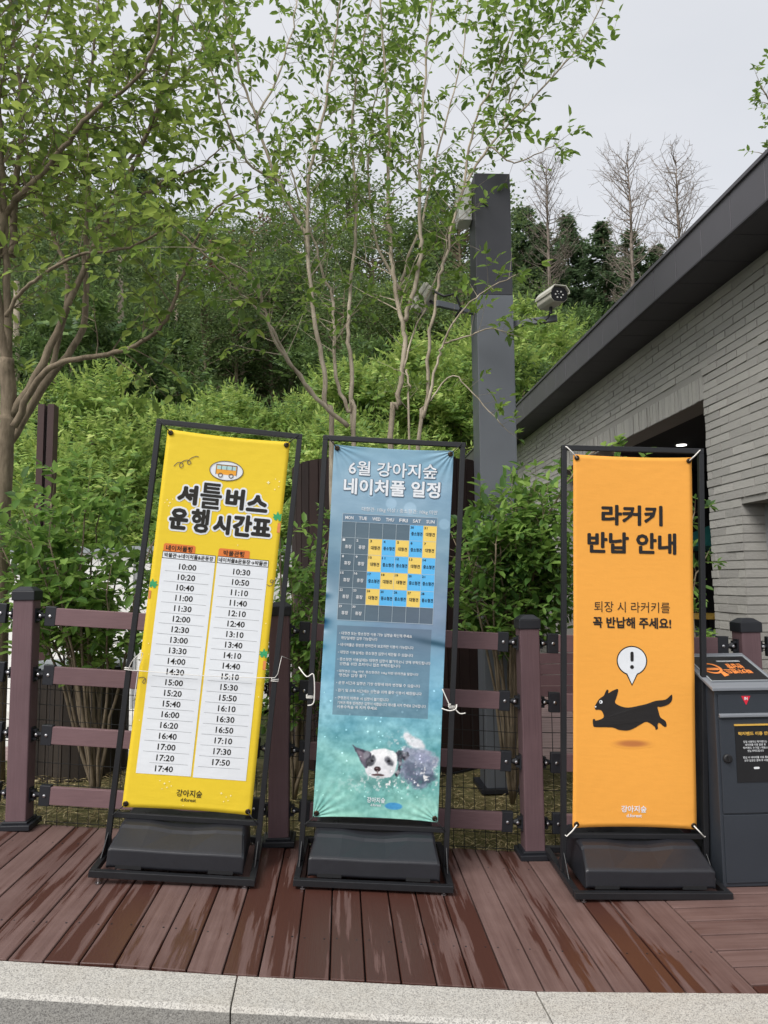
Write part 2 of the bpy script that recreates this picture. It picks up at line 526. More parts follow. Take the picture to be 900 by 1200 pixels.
def gz(x):
    """height of the ramped deck across the fence"""
    return float(np.interp(x, [-3.5, -1.7, -1.2, -.75, -.37, .14, .67, 1.0, 1.7, 2.2, 3], [.32, .175,   .143, .119, .082, .054, .019, 0, 0, -.03, -.04]))


def fenceY(x): return 4.003 - .053 * x
def curbY(x): return 2.687 - .053 * x


# ------------------------------------------------------------------ the setting: ground, hill
def hill_z(x, y):
    z = 0.0
    yy = y - 9.5 - 0.6 * math.sin(x * 0.21)
    if yy > 0:
        z = 0.39 * yy * (1 - math.exp(-yy / 3.0))
    if y > 52: z = z - 0.39 * (y - 52) * 0.85
    if y > 140: z = hill_z(x, 139.9)
    z += (0.5 * math.sin(x * 0.16 + 1.3) + 0.35 * math.sin(x * 0.31 + y * 0.2)) * min(1, max(0, (y - 12) / 15))
    return z


xs = sorted(set([-400, -250, -150, -100, -70] + list(range(-50, 52, 2)) + [70, 100, 150, 250, 400]))
ys = sorted(set([-300, -100, -40, -15, -5, 0, 2, 4] + [5 + 1.0 * i for i in range(60)] + [70, 80, 100, 140, 200, 400]))
mb = MB()
for y in ys:
    for x in xs:
        mb.v.append((x, y, hill_z(x, y) - 0.16))
nx = len(xs)
for j in range(len(ys) - 1):
    for i in range(nx - 1):
        a = j * nx + i
        mb.f.append((a, a + 1, a + nx + 1, a + nx))
ground = mb.build('ground', M['hill_ground'], kind='structure', smooth=True, fix=False)

# road in front of the kerb
MB().add([(-40, -40, -.155), (40, -40, -.155), (40, 2.5, -.155), (-40, 2.62, -.155)], [(0, 1, 2, 3)]).build('road', M['asphalt'], kind='structure', fix=False)

# planting bed behind the fence, following the ramp
mb = MB(); X = np.linspace(-4.2, 2.9, 30)
for x in X:
    for k, y in enumerate((fenceY(x) + .04, 4.6, 5.35, 6.3)):
        mb.v.append((x, y, gz(x) * (1 - .25 * k) - .035 + 0.015 * math.sin(3 * x + 2 * y)))
for i in range(len(X) - 1):
    for k in range(3):
        a = i * 4 + k; mb.f.append((a, a + 4, a + 5, a + 1))
mb.build('planting_bed', M['soil'], kind='structure', smooth=True, fix=False)
# straw mulch
n = 16000
Px = RNG.uniform(-4, 2.8, n); Py = RNG.uniform(0, 1, n) ** 1.3 * 1.7 + 4.04 - .053 * Px
zz = np.array([gz(x) * (1 - .3 * (y - 4) / .9) for x, y in zip(Px, Py)]) - .03 + RNG.uniform(0, .02, n)
P = np.stack([Px, Py, zz], 1); az = RNG.uniform(0, 6.28, n)
D = np.stack([np.cos(az), np.sin(az), RNG.normal(0.05, .18, n)], 1)
me = leaves('straw_mulch', P, D, np.tile([0, 0, 1.], (n, 1)) + RNG.normal(0, .3, (n, 3)), RNG.uniform(.03, .09, n), RNG.uniform(.004, .009, n), M['straw'], simple=True)
tag(link('straw_mulch', me), 'dry straw mulch strewn on the bed behind the fence', 'mulch', kind='stuff')

# walkway decks and plaza beyond
MB().box((-6.2, 6.25, -.06), (8.0, 1.4, .1)).build('walkway', M['far_deck'], kind='structure')
MB().box((4.0, 8.2, -.075), (6.2, 4.4, .1)).build('walkway', M['far_deck'], kind='structure')
MB().box((-11, 8.2, -.10), (20, 2.5, .08)).build('plaza', M['plaza'], kind='structure')

# deck boards
deck = tag(link('deck', None), kind='structure')
PITCH = .1236
XJ = 1.434
nb = 34
for i in range(nb):
    x1 = XJ - PITCH * i; x0 = x1 - PITCH + .006
    mb = MB()
    ya0, ya1 = curbY(x0) + .012, curbY(x1) + .012
    yb0, yb1 = fenceY(x0) + .055, fenceY(x1) + .055
    vs = []
    for zt in (0, -.024):
        vs += [(x0, ya0, gz(x0) + zt), (x1, ya1, gz(x1) + zt), (x1, yb1, gz(x1) + zt), (x0, yb0, gz(x0) + zt)]
    mb.add(vs, [(0, 1, 2, 3), (7, 6, 5, 4), (0, 4, 5, 1), (1, 5, 6, 2), (2, 6, 7, 3), (3, 7, 4, 0)])
    mb.build('deck_board', M['deck'], deck, loc=(0, 0, -random.uniform(0, .0018)), bevel=.0025, seg=1)
for j in range(12):
    y0 = 2.56 + .1236 * j
    xl = XJ + .006
    xr = 4.2
    ya0, ya1 = y0, y0 + PITCH - .011
    if j == 0: ya0 = curbY(2.0) + .03
    vs = []
    for zt in (0, -.024):
        vs += [(xl, ya0, zt), (1.75, ya0, zt), (xr, ya0, gz(xr) + zt), (xr, ya1, gz(xr) + zt), (1.75, ya1, zt), (xl, ya1, zt)]
    MB().add(vs, [(0, 1, 2, 3, 4, 5), (11, 10, 9, 8, 7, 6), (0, 6, 7, 1), (1, 7, 8, 2), (2, 8, 9, 3), (3, 9, 10, 4), (4, 10, 11, 5), (5, 11, 6, 0)]).build(
        'deck_board', M['deck_x'], deck, loc=(0, 0, -random.uniform(.0005, .0018)), bevel=.0025, seg=1)
# joists seen as darkness between the boards
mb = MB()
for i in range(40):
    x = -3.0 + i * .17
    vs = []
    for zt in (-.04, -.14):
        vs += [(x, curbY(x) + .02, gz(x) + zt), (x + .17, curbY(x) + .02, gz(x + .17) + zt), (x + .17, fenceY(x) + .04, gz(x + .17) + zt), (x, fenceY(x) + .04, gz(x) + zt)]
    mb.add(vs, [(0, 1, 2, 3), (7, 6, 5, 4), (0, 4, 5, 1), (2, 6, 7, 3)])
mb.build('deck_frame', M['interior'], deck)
# board screws
mb = MB()
for i in range(26):
    x1 = XJ - PITCH * i
    for yy in (.30, 1.12):
        for xo in (.022, .098):
            x = x1 - xo
            mb.lathe((x, curbY(x) + yy + random.uniform(-.006, .006), gz(x) - .0005), [(.0038, -.001), (.0038, .0008)], 6)
o = mb.build('board_screws', M['bracket'], deck); o['kind'] = 'stuff'

# granite kerb
kerb = tag(link('kerb', None), kind='structure')
for (a, b) in [(-3.435, -2.411), (-2.411, -1.387), (-1.387, -.363), (-.363, .661), (.661, 1.685), (1.685, 2.709), (2.709, 3.733)]:
    a2, b2 = a + .0025, b - .0025
    sl_ = .035
    prof = [(0, .002), (-.188, .004), (-.202, -.008), (-.206, -.19), (0, -.19)]
    vs = []
    for x, xb in ((a2, 0), (b2, 0)):
        for dy, dz in prof:
            xx = x + (-.06 * dy if True else 0) * 0.5
            vs.append((xx, curbY(x) + dy, gz(x) + dz))
    n = len(prof)
    ks = MB().add(vs, [tuple(range(n)), tuple(range(n, 2 * n))[::-1]] + [(k, (k + 1) % n, n + (k + 1) % n, n + k) for k in range(n)]).build('kerb_stone', M['granite'], kerb, bevel=.002)
    ks.data.materials.append(M['granite_rough_shaded'])
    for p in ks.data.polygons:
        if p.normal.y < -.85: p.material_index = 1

# ------------------------------------------------------------------ fence
fence = thing('rail_fence', 'mauve composite post and rail fence with black brackets and wire mesh along the deck edge', 'fence', (0, 4.0, 0))
ORG = (0, 4.0, 0)
PX = [-3.03, -1.682, -.33, .99, 2.16, 3.4]


def postmesh():
    m = MB().box((0, 0, .6), (.105, .105, 1.2)).mesh('post', M['post']); return m


cap_prof = MB()
cap_prof.box((0, 0, 1.195), (.118, .118, .05))
cap_prof.add([(-.059, -.059, 1.2205), (.059, -.059, 1.2205), (.059, .059, 1.2205), (-.059, .059, 1.2205), (-.03, -.03, 1.243), (.03, -.03, 1.243), (.03, .03, 1.243), (-.03, .03, 1.243)],
             [(0, 1, 5, 4), (1, 2, 6, 5), (2, 3, 7, 6), (3, 0, 4, 7), (4, 5, 6, 7)])
base_mb = MB().box((0, 0, .014), (.168, .168, .028)).box((0, 0, .034), (.13, .13, .014))
pm, cm, bm_ = postmesh(), cap_prof.mesh('post_cap', M['bracket'], fix=True), base_mb.mesh('base_plate', M['bracket'])
RZ = [1.049, .741, .430, .122]       # underside height of the four rails
RH = .090


def bevel(o, wdt, seg=2):
    md = o.modifiers.new('bevel', 'BEVEL'); md.width = wdt; md.segments = seg; md.limit_method = 'ANGLE'; md.angle_limit = math.radians(40)


for x in PX:
    z = gz(x) + .001
    y = fenceY(x) - 4.0
    p = link('post', pm, fence, (x, y, z)); bevel(p, .006)
    c = link('post_cap', cm, p); bevel(c, .004)
    c = link('base_plate', bm_, p); bevel(c, .004)
rail_mid = {}
capm = MB().box((0, 0, 0), (.058, .034, RH + .014)).mesh('rail_cap', M['bracket'])
bracket_mb = MB().box((.004, 0, 0), (.008, .045, .075)).box((.016, 0, .022), (.02, .03, .012)).box((.016, 0, -.022), (.02, .03, .012))
bracket_mb.lathe((.012, 0, 0), [(.004, -.0), (.017, .006), (.02, .014), (.014, .026), (.010, .04)], 12, 0)
brm = bracket_mb.mesh('hinge_bracket', M['bracket'])
boltm = MB().lathe((0, 0, 0), [(.007, 0), (.008, -.004), (.003, -.006)][::-1], 10, 1).mesh('bolt', M['steel'])
for i in range(len(PX) - 1):
    xa, xb = PX[i], PX[i + 1]
    za, zb_ = gz(xa), gz(xb)
    ya, yb = fenceY(xa) - 4, fenceY(xb) - 4
    d = Vector((xb - xa, yb - ya, zb_ - za)); Ld = d.length; dn = d.normalized()
    rotm = Matrix((dn, Vector((0, 0, 1)).cross(dn).normalized(), dn.cross(Vector((0, 0, 1)).cross(dn).normalized()).normalized())).transposed()
    eu = rotm.to_euler()
    rl = Ld - .105 - 2 * .060
    rm = MB().box((0, 0, 0), (rl, .030, RH)).mesh('rail', M['rail'])
    for zr in RZ:
        mid = Vector(((xa + xb) / 2, (ya + yb) / 2, (za + zb_) / 2 + zr + RH / 2))
        r = link('rail', rm, fence, mid, eu); bevel(r, .003)
        for sgn in (-1, 1):
            cpos = Vector((sgn * (rl / 2 - .02), 0, 0))
            c = link('rail_cap', capm, r, cpos); bevel(c, .003)
            h = link('hinge_bracket', brm, r, (sgn * (rl / 2 + .060), 0, 0), (0, 0, 0 if sgn < 0 else math.pi))
            for dz in (0.0,):
                link('bolt', boltm, r, (sgn * (rl / 2 - .02), -.0175, dz))
            link('bolt', boltm, r, (sgn * (rl / 2 + .033), -.018, 0))
    # wire mesh panel behind the three lower rails
    mb = MB()
    nv = int((xb - xa - .14) / .0545)
    yo = .035
    for k in range(nv + 1):
        x = xa + .07 + (xb - xa - .14) * k / nv
        f = (x - xa) / (xb - xa); z0 = za + (zb_ - za) * f; y = ya + (yb - ya) * f + yo
        mb.tube([(x, y + 4, z0 - .01), (x, y + 4, z0 + .79)], .0019, 4)
    for zr in (.02, .10, .21, .32, .43, .54, .62, .70, .785):
        mb.tube([(xa + .06, ya + yo + 4 - .004, za + zr), (xb - .06, yb + yo + 4 - .004, zb_ + zr)], .0019, 4)
    mb.build('wire_mesh', M['wire'], fence, org=ORG)

# ------------------------------------------------------------------ banner stands
UP_MESH = {}


def cloth_w(x, z, seed):
    """how far the cloth stands out of its plane"""
    v = .0035 * math.sin(2.1 * x * 3 + seed) * math.sin(1.7 * z + seed * 1.3) + .0016 * math.sin(9 * z + 4 * x + seed * 2)
    for cx in (-.3, .3):
        for cz in (0, 1.8):
            r = math.hypot(x - cx, z - cz)
            v += .003 * math.exp(-r * 9) * math.cos(22 * math.atan2(abs(z - cz) + 1e-6, abs(x - cx) + 1e-6))
    return v


def cloth_edge(x, z):
    """top and bottom hems pulled up at the eyelets"""
    k = 1 - (x / .3) ** 2
    if z > 1.6: z -= .007 * k * (z - 1.6) / .2
    if z < .2: z += .008 * k * (.2 - z) / .2
    e_ = (z / 1.8 - .5) * 2
    x *= 1 - .010 * (1 - e_ * e_)
    return x, z


def warp(me, seed, off):
    for v in me.vertices:
        x, z = v.co.x, v.co.z
        dep = -cloth_w(x, z, seed) - off + v.co.y
        x, z = cloth_edge(x, z)
        v.co = (x, dep, z)
    me.update()


_txt_cache = {}


def txt(body, cx, cz, wd, ht, mat, parent, seed, bold=0.0, off=.0022, name='lettering', spacing=1.0, kind=None, keep=False, wide=None, res=2, flip=False):
    """a line of print fitted into a box of the banner, centred on cx, cz"""
    c = bpy.data.curves.new('lettering', 'FONT')
    c.body = body; c.size = 1; c.resolution_u = res; c.space_character = spacing; c.fill_mode = 'FRONT'
    o = bpy.data.objects.new('lettering', c); COL.objects.link(o)
    dg = bpy.context.evaluated_depsgraph_get(); dg.update()
    m0 = bpy.data.meshes.new_from_object(o.evaluated_get(dg))
    if bold:
        c.offset = bold
        dg.update()
        me = bpy.data.meshes.new_from_object(o.evaluated_get(dg))
    else:
        me = m0
    a = np.empty(len(m0.vertices) * 3, np.float32); m0.vertices.foreach_get('co', a); a = a.reshape(-1, 3)
    lo, hi = a.min(0), a.max(0)
    sx = wd / (hi[0] - lo[0]); sy = (ht / (hi[1] - lo[1])) if ht else sx
    b = np.empty(len(me.vertices) * 3, np.float32); me.vertices.foreach_get('co', b); b = b.reshape(-1, 3)
    u = (b[:, 0] - (lo[0] + hi[0]) / 2) * sx; v = (b[:, 1] - (lo[1] + hi[1]) / 2) * sy
    if flip: u, v = -u, -v
    fa = np.empty(sum(len(p.vertices) for p in me.polygons), np.int32)
    faces = [tuple(p.vertices) for p in me.polygons]
    V = np.stack([u + cx, np.zeros_like(u), v + cz], 1)
    bpy.data.objects.remove(o); bpy.data.curves.remove(c)
    return V, faces


def btxt(body, cx, cz, wd, ht, r_, n_=8, **k):
    """heavy lettering: copies shifted round a small circle, each a hair above the last"""
    V, f = txt(body, cx, cz, wd - 2 * r_, ht - 2 * r_, None, None, 0, **k)
    o_ = []
    for i in range(n_):
        a = 2 * math.pi * i / n_
        W = V.copy(); W[:, 0] += r_ * math.cos(a); W[:, 2] += r_ * math.sin(a); W[:, 1] = -.00003 * i
        o_.append((W, f))
    if r_ > .008: o_ += btxt(body, cx, cz, wd - r_, ht - r_, r_ * .5, 8, **k)
    return o_


def put(parts, mat, parent, seed, off, name, flat=False):
    """joins a list of (V, faces) into one print object on the cloth"""
    V = []; Fc = []
    for v, f in parts:
        b = len(V); V.extend([tuple(p) for p in v]); Fc.extend([tuple(i + b for i in q) for q in f])
    me = bpy.data.meshes.new(name); me.from_pydata(V, [], Fc); me.materials.append(mat)
    if not flat:
        warp(me, seed, off)
    else:
        for v in me.vertices: v.co.y = -off
    me.update()
    return link(name, me, parent)


def rect(x0, x1, z0, z1, nx_=None, nz_=None):
    nx_ = nx_ or max(1, int(abs(x1 - x0) / .05)); nz_ = nz_ or max(1, int(abs(z1 - z0) / .05))
    V = [(x0 + (x1 - x0) * i / nx_, 0, z0 + (z1 - z0) * j / nz_) for j in range(nz_ + 1) for i in range(nx_ + 1)]
    Fq = [(j * (nx_ + 1) + i, j * (nx_ + 1) + i + 1, (j + 1) * (nx_ + 1) + i + 1, (j + 1) * (nx_ + 1) + i) for j in range(nz_) for i in range(nx_)]
    return V, Fq


def poly(pts):
    return [(x, 0, z) for x, z in pts], [tuple(range(len(pts)))]


def disc(cx, cz, rx_, rz_, n=28):
    return poly([(cx + rx_ * math.cos(2 * math.pi * k / n), cz + rz_ * math.sin(2 * math.pi * k / n)) for k in range(n)])


def ringp(cx, cz, rx_, rz_, t_, n=32):
    V = []; Fq = []
    for k in range(n):
        a = 2 * math.pi * k / n
        V += [(cx + rx_ * math.cos(a), 0, cz + rz_ * math.sin(a)), (cx + (rx_ - t_) * math.cos(a), 0, cz + (rz_ - t_) * math.sin(a))]
        a0, a1 = 2 * k, 2 * ((k + 1) % n)
        Fq.append((a0, a0 + 1, a1 + 1, a1))
    return V, Fq


def rrect(x0, x1, z0, z1, r, top_only=False):
    pts = []
    cs = [(x1 - r, z1 - r, 0), (x0 + r, z1 - r, 90), (x0 + r, z0 + r, 180), (x1 - r, z0 + r, 270)]
    for i, (cx, cz, a0) in enumerate(cs):
        if top_only and i >= 2:
            pts.append((x0, z0) if i == 2 else (x1, z0)); continue
        for k in range(5):
            a = math.radians(a0 + 22.5 * k); pts.append((cx + r * math.cos(a), cz + r * math.sin(a)))
    return poly(pts)


def stroke(pts, t_):
    """a drawn line of width t_"""
    V = []; Fq = []
    for i, (x, z) in enumerate(pts):
        a = pts[max(i - 1, 0)]; b = pts[min(i + 1, len(pts) - 1)]
        dx, dz = b[0] - a[0], b[1] - a[1]; l = math.hypot(dx, dz) or 1
        nx_, nz_ = -dz / l * t_ / 2, dx / l * t_ / 2
        V += [(x + nx_, 0, z + nz_), (x - nx_, 0, z - nz_)]
    for i in range(len(pts) - 1): Fq.append((2 * i, 2 * i + 1, 2 * i + 3, 2 * i + 2))
    return V, Fq


def smooth(pts, n=6, closed=False):
    out_ = []
    m = len(pts)
    for i in range(m if closed else m - 1):
        p0 = pts[(i - 1) % m] if closed or i > 0 else pts[i]; p1 = pts[i]; p2 = pts[(i + 1) % m]; p3 = pts[(i + 2) % m] if closed or i + 2 < m else p2
        for k in range(n):
            t_ = k / n
            out_.append(tuple(.5 * ((2 * p1[j]) + (-p0[j] + p2[j]) * t_ + (2 * p0[j] - 5 * p1[j] + 4 * p2[j] - p3[j]) * t_ * t_ + (-p0[j] + 3 * p1[j] - 3 * p2[j] + p3[j]) * t_ ** 3) for j in range(2)))
    if not closed: out_.append(tuple(pts[-1]))
    return out_


BZ = .230      # height of the banner's lower hem above the stand's origin
SW, SH = .689, 2.075


def make_stand(loc, rot, cloth_mat, label, seed, tie_mat, vcol=None, cat='banner stand'):
    t = thing('banner_stand', label, cat, loc, rot, 'banner stands in a row in front of the fence')
    hw = SW / 2; yf, yb = -.222, .318
    T = .025
    mb = MB()
    mb.bar((-hw, 0, .03), (-hw, 0, SH - T), T).bar((hw, 0, .03), (hw, 0, SH - T), T)
    mb.build('upright', M['black_steel'], t, bevel=.002)
    MB().box((0, 0, SH - T / 2), (SW + T, T, T)).build('top_bar', M['black_steel'], t, bevel=.002)
    MB().box((0, 0, BZ - .035), (SW - T - .002, T * .9, T * .9)).build('cross_bar', M['black_steel'], t, bevel=.002)
    mb = MB()
    mb.box((0, yf, .0145), (SW + T, .030, .029)).box((0, yb, .0145), (SW + T, .030, .029))
    mb.box((-hw, (yf + yb) / 2, .0145), (.0285, yb - yf - .031, .0285)).box((hw, (yf + yb) / 2, .0145), (.0285, yb - yf - .031, .0285))
    # gussets where the uprights meet the base
    for sx in (-hw, hw):
        mb.add([(sx - .003, -.10, .03), (sx - .003, .10, .03), (sx - .003, 0, .13), (sx + .003, -.10, .03), (sx + .003, .10, .03), (sx + .003, 0, .13)],
               [(0, 1, 2), (5, 4, 3), (0, 3, 4, 1), (1, 4, 5, 2), (2, 5, 3, 0)])
    mb.build('base_frame', M['black_steel'], t, bevel=.002)
    Rm = Euler(rot).to_matrix()
    for sx in (-hw + .03, hw - .03):
        for yy in (yf, yb):
            wp = Vector(loc) + Rm @ Vector((sx, yy, 0))
            dz = max(.012, wp.z - gz(wp.x))
            MB().lathe((0, 0, 0), [(.012, -dz + .0005), (.012, -dz + .006), (.006, -dz + .008), (.006, .002)], 10).build('levelling_foot', M['steel'], t, loc=(sx, yy, 0))
    # water filled weight
    prof = [(-.190, .030), (-.198, .040), (-.194, .108), (-.182, .116), (-.085, .165), (-.070, .176), (-.045, .182), (.17, .190), (.195, .18), (.21, .06), (.20, .030)]
    mb = MB(); W2 = .298
    n = len(prof); secs = [(-W2, 1.0, .012), (-W2 + .014, 1, 0), (-.16, 1, 0), (-.05, 1, .004), (.05, 1, .004), (.16, 1, 0), (W2 - .014, 1, 0), (W2, 1.0, .012)]
    b = 0
    for x, s_, ins in secs:
        for (y, z) in prof:
            top = ins if z > .12 else ins * .5
            xx = x
            if z > .12: xx = x * .955
            dip = 0
            if z > .15 and abs(x) < .06: dip = .008
            mb.v.append((xx, y * (1 - ins * .6), z - top - dip))
    for i in range(len(secs) - 1):
        for k in range(n):
            k2 = (k + 1) % n; mb.f.append((i * n + k, i * n + k2, (i + 1) * n + k2, (i + 1) * n + k))
    mb.f.append(tuple(range(n))); mb.f.append(tuple(range((len(secs) - 1) * n, len(secs) * n))[::-1])
    wt = mb.build('water_weight', M['black_plastic'], t, bevel=.005)
    for sx in (-.2, .2):
        MB().box((sx, -.193, .037), (.11, .012, .016)).build('lifting_slot', M['cord_black'], wt)
    MB().lathe((.2, .02, .188), [(.024, -.004), (.024, .004), (.019, .008), (.008, .008)], 16).build('filler_cap', M['black_plastic'], wt)
    MB().lathe((-.19, .07, .190), [(.014, -.004), (.013, .003)], 12).build('filler_cap', M['black_plastic'], wt)
    # cloth
    nxg, nzg = (220, 660) if vcol is not None else (30, 90)
    V, Fq = rect(-.3, .3, 0, 1.8, nxg, nzg)
    me = bpy.data.meshes.new('banner'); me.from_pydata(V, [], Fq); me.materials.append(cloth_mat)
    if vcol is not None:
        at_ = me.color_attributes.new('print', 'FLOAT_COLOR', 'POINT'); at_.data.foreach_set('color', vcol(nxg, nzg).astype(np.float32).ravel())
    warp(me, seed, 0); me.shade_smooth()
    ban = link('banner', me, t, (0, -.004, BZ))
    md = ban.modifiers.new('thickness', 'SOLIDIFY'); md.thickness = .0008; md.offset = 1
    bm2 = bmesh.new(); bm2.from_mesh(me); bm2.normal_update()
    if sum(f.normal.y for f in bm2.faces) > 0:
        bmesh.ops.reverse_faces(bm2, faces=bm2.faces); bm2.to_mesh(me)
    bm2.free(); md.offset = -1
    for sx in (-1, 1):
        for top in (0, 1):
            x, z = sx * .283, (1.783 if top else .017)
            xx, zz_ = cloth_edge(x, z)
            o = MB().lathe((0, 0, 0), [(.006, .0), (.0125, -.002), (.013, -.004), (.0065, -.0045)][::-1], 14, 1).build('eyelet', M['eyelet'], ban, loc=(xx, -cloth_w(x, z, seed) - .0015, zz_), smooth=True)
            bx_, bz_ = sx * (.345 - .012), (SH - BZ - .012 if top else -.035)
            mb = MB(); a = Vector((xx, -.008, zz_)); b = Vector((bx_, -.012, bz_))
            mb.tube([a, (a + b) / 2 + Vector((0, -.006, 0)), b, b + Vector((.010 * sx, .008, .008)), b + Vector((0, .03, 0))], .0032 if tie_mat is M['cord_white'] else .0025, 6)
            mb.build('tie', tie_mat, ban, smooth=True)
    return t, ban


# --- stand with the yellow shuttle bus timetable
s1, b1 = make_stand((-.7523, 3.6412, .1330), (.0007, .0987, .0385), M['p_yellow'], 'leaning banner stand with yellow shuttle bus timetable, leftmost of the three', 1.0, M['cord_black'])
S = 1.0
O1, O2, O3 = .0012, .0020, .0028


def scaledtxt(*a, **k): return txt(*a, **k)


l1 = [('셔', -.168, 1.487, .098, .098), ('틀', -.055, 1.492, .105, .128), ('버', .062, 1.488, .092, .105), ('스', .172, 1.478, .106, .085)]
l2 = [('운', -.197, 1.366, .092, .105), ('행', -.095, 1.366, .088, .118), ('시', .012, 1.358, .084, .098), ('간', .112, 1.362, .094, .108), ('표', .205, 1.362, .096, .088)]
wh = []; bk = []
for ch, cx, cz, w_, h_ in l1 + l2:
    put(btxt(ch, cx, cz, w_ + .018, h_ + .018, .0135, 14), M['p_white'], b1, S, O1, 'letter_outline')
    put(btxt(ch, cx, cz, w_, h_, {'틀': .0030, '행': .0046}.get(ch, .0058), 10), M['p_ink'], b1, S, O3, 'letter')
# bus emblem
put([disc(.005, 1.625, .083, .051)], M['p_white'], b1, S, O1, 'bus_emblem')
em = [ringp(.005, 1.625, .083, .051, .0035)]
em += [stroke(smooth([(-.25, 1.620), (-.232, 1.640), (-.212, 1.640), (-.206, 1.625), (-.218, 1.617), (-.222, 1.632), (-.205, 1.652), (-.182, 1.658), (-.170, 1.646), (-.180, 1.637), (-.187, 1.650), (-.168, 1.672), (-.148, 1.682), (-.136, 1.680)], 6), .0035)]
em += [stroke(smooth([(.262, 1.088), (.275, 1.082), (.288, 1.088), (.290, 1.108), (.280, 1.112), (.277, 1.102), (.286, 1.100), (.297, 1.112)], 6), .003)]
em += [stroke(smooth([(-.298, .595), (-.275, .600), (-.262, .588), (-.268, .572), (-.276, .578), (-.270, .590), (-.262, .594)], 6), .003)]
em += [ringp(-.022, 1.600, .012, .012, .004, 16), ringp(.03, 1.600, .012, .012, .004, 16)]
em += [rect(-.047, .055, 1.652, 1.655), rect(-.047, -.045, 1.602, 1.654), rect(.053, .056, 1.602, 1.654)]
em += [rect(x, x + .0025, 1.628, 1.653) for x in (-.022, .004, .030)]
put(em, M['p_wheel'], b1, S, O3 + .0006, 'bus_line_drawing')
put([rrect(-.047, .056, 1.604, 1.654, .006)], M['p_bus'], b1, S, O1 + .0005, 'bus_body_print')
put([rect(-.042, .050, 1.630, 1.649)], M['p_busglass'], b1, S, O2, 'bus_window_print')
# tags and tables
put([rrect(-.254, -.101, 1.205, 1.243, .010, True)], M['p_tag'], b1, S, O1, 'destination_tag')
put([rrect(.011, .163, 1.205, 1.243, .010, True)], M['p_tag'], b1, S, O1, 'destination_tag')
put([rect(-.2555, 0.0, .158, 1.2035), rect(.0095, .2590, .155, 1.2035)], M['p_white'], b1, S, O1 + .0003, 'timetable_panel')
frame = []
for x0, x1 in ((-.2555, 0.0), (.0095, .2590)):
    frame += [rect(x0, x1, 1.202, 1.2045), rect(x0, x1, 1.170, 1.173), rect(x0, x0 + .002, 1.172, 1.2035), rect(x1 - .002, x1, 1.172, 1.2035)]
put(frame, M['p_ink'], b1, S, O2, 'timetable_header_frame')
put([txt('네이처풀행', -.178, 1.222, .125, .026, None, b1, S, .02), txt('박물관행', .086, 1.222, .100, .026, None, b1, S, .02),
     txt('박물관→네이처풀&운동장', -.128, 1.187, .235, .021, None, b1, S, .025), txt('네이처풀&운동장→박물관', .134, 1.187, .235, .021, None, b1, S, .025)], M['p_ink'], b1, S, O2 + .0002, 'header_lettering')
LT = '10:00 10:20 10:40 11:00 11:30 12:00 12:30 13:00 13:30 14:00 14:30 15:00 15:20 15:40 16:00 16:20 16:40 17:00 17:20 17:40'.split()
RT = '10:30 10:50 11:10 11:40 12:10 12:40 13:10 13:40 14:10 14:40 15:10 15:30 15:50 16:10 16:30 16:50 17:10 17:30 17:50'.split()
tx = []; ru = []
for k, s_ in enumerate(LT):
    z = 1.1361 - k * .05002; put([txt(s_, -.128, z, .082, .027, None, b1, S, .022)], M['p_ink'], b1, S, O2, 'departure_time')
    if k: ru.append(rect(-.235, -.02, z + .0245, z + .0260))
for k, s_ in enumerate(RT):
    z = 1.1357 - k * .05015; put([txt(s_, .134, z, .082, .027, None, b1, S, .022)], M['p_ink'], b1, S, O2, 'departure_time')
    ru.append(rect(.028, .242, z - .0255, z - .0240))
put(ru, M['p_rule'], b1, S, O2, 'ruled_line')
put([txt('강아지숲', .002, .078, .118, .033, None, b1, S, .012), txt('d.forest', .001, .047, .070, .016, None, b1, S, .015)], M['p_ink'], b1, S, O2, 'logo_lettering')


def palmp(cx, cz, s_, side):
    o_ = []
    for a, l in ((95, 1.0), (50, .9), (140, .9), (15, .8), (170, .75), (-30, .6), (205, .55)):
        a = math.radians(a); ex, ez = cx + s_ * l * math.cos(a), cz + s_ * l * math.sin(a)
        px_, pz_ = -math.sin(a) * s_ * .22, math.cos(a) * s_ * .22
        pts = [(cx, cz), ((cx + ex) / 2 + px_, (cz + ez) / 2 + pz_), (ex, ez), ((cx + ex) / 2 - px_, (cz + ez) / 2 - pz_)]
        pts = [(max(-.2985, min(.2985, q[0])), q[1]) for q in pts]
        o_.append(poly(pts))
    return o_


for q_ in ((.280, 1.415, .036), (-.285, 1.035, .034), (.284, .748, .034)): put(palmp(*q_, 1), M['p_palm'], b1, S, O2, 'palm_leaf_print')
for q_ in ((.283, .297, 1.345, 1.392), (-.2985, -.288, .972, 1.010), (.284, .297, .680, .722)): put([rect(*q_)], M['p_trunkp'], b1, S, O2, 'palm_trunk_print')
sp = []
for cx, cz, r in [(.215, 1.587, .010), (.248, 1.608, .004), (.268, 1.598, .005), (.268, 1.572, .004), (.250, 1.556, .005), (-.262, 1.452, .005), (-.248, 1.440, .006), (-.236, 1.458, .004),
                  (-.252, 1.424, .004), (-.272, 1.438, .003), (.10, 1.265, .004), (-.14, .130, .004), (-.118, .118, .006), (-.096, .128, .004), (-.104, .100, .005), (-.126, .092, .004), (-.085, .108, .004),
                  (.150, .090, .006), (.175, .074, .004), (.195, .082, .005), (.185, .058, .004), (.165, .052, .004), (-.02, .02, .003), (-.27, .76, .004), (-.262, .71, .003), (.277, .90, .004), (.279, .55, .004), (-.27, .40, .004)]:
    sp.append(poly([(cx, cz + r), (cx + r * .3, cz + r * .3), (cx + r, cz), (cx + r * .3, cz - r * .3), (cx, cz - r), (cx - r * .3, cz - r * .3), (cx - r, cz), (cx - r * .3, cz + r * .3)]))
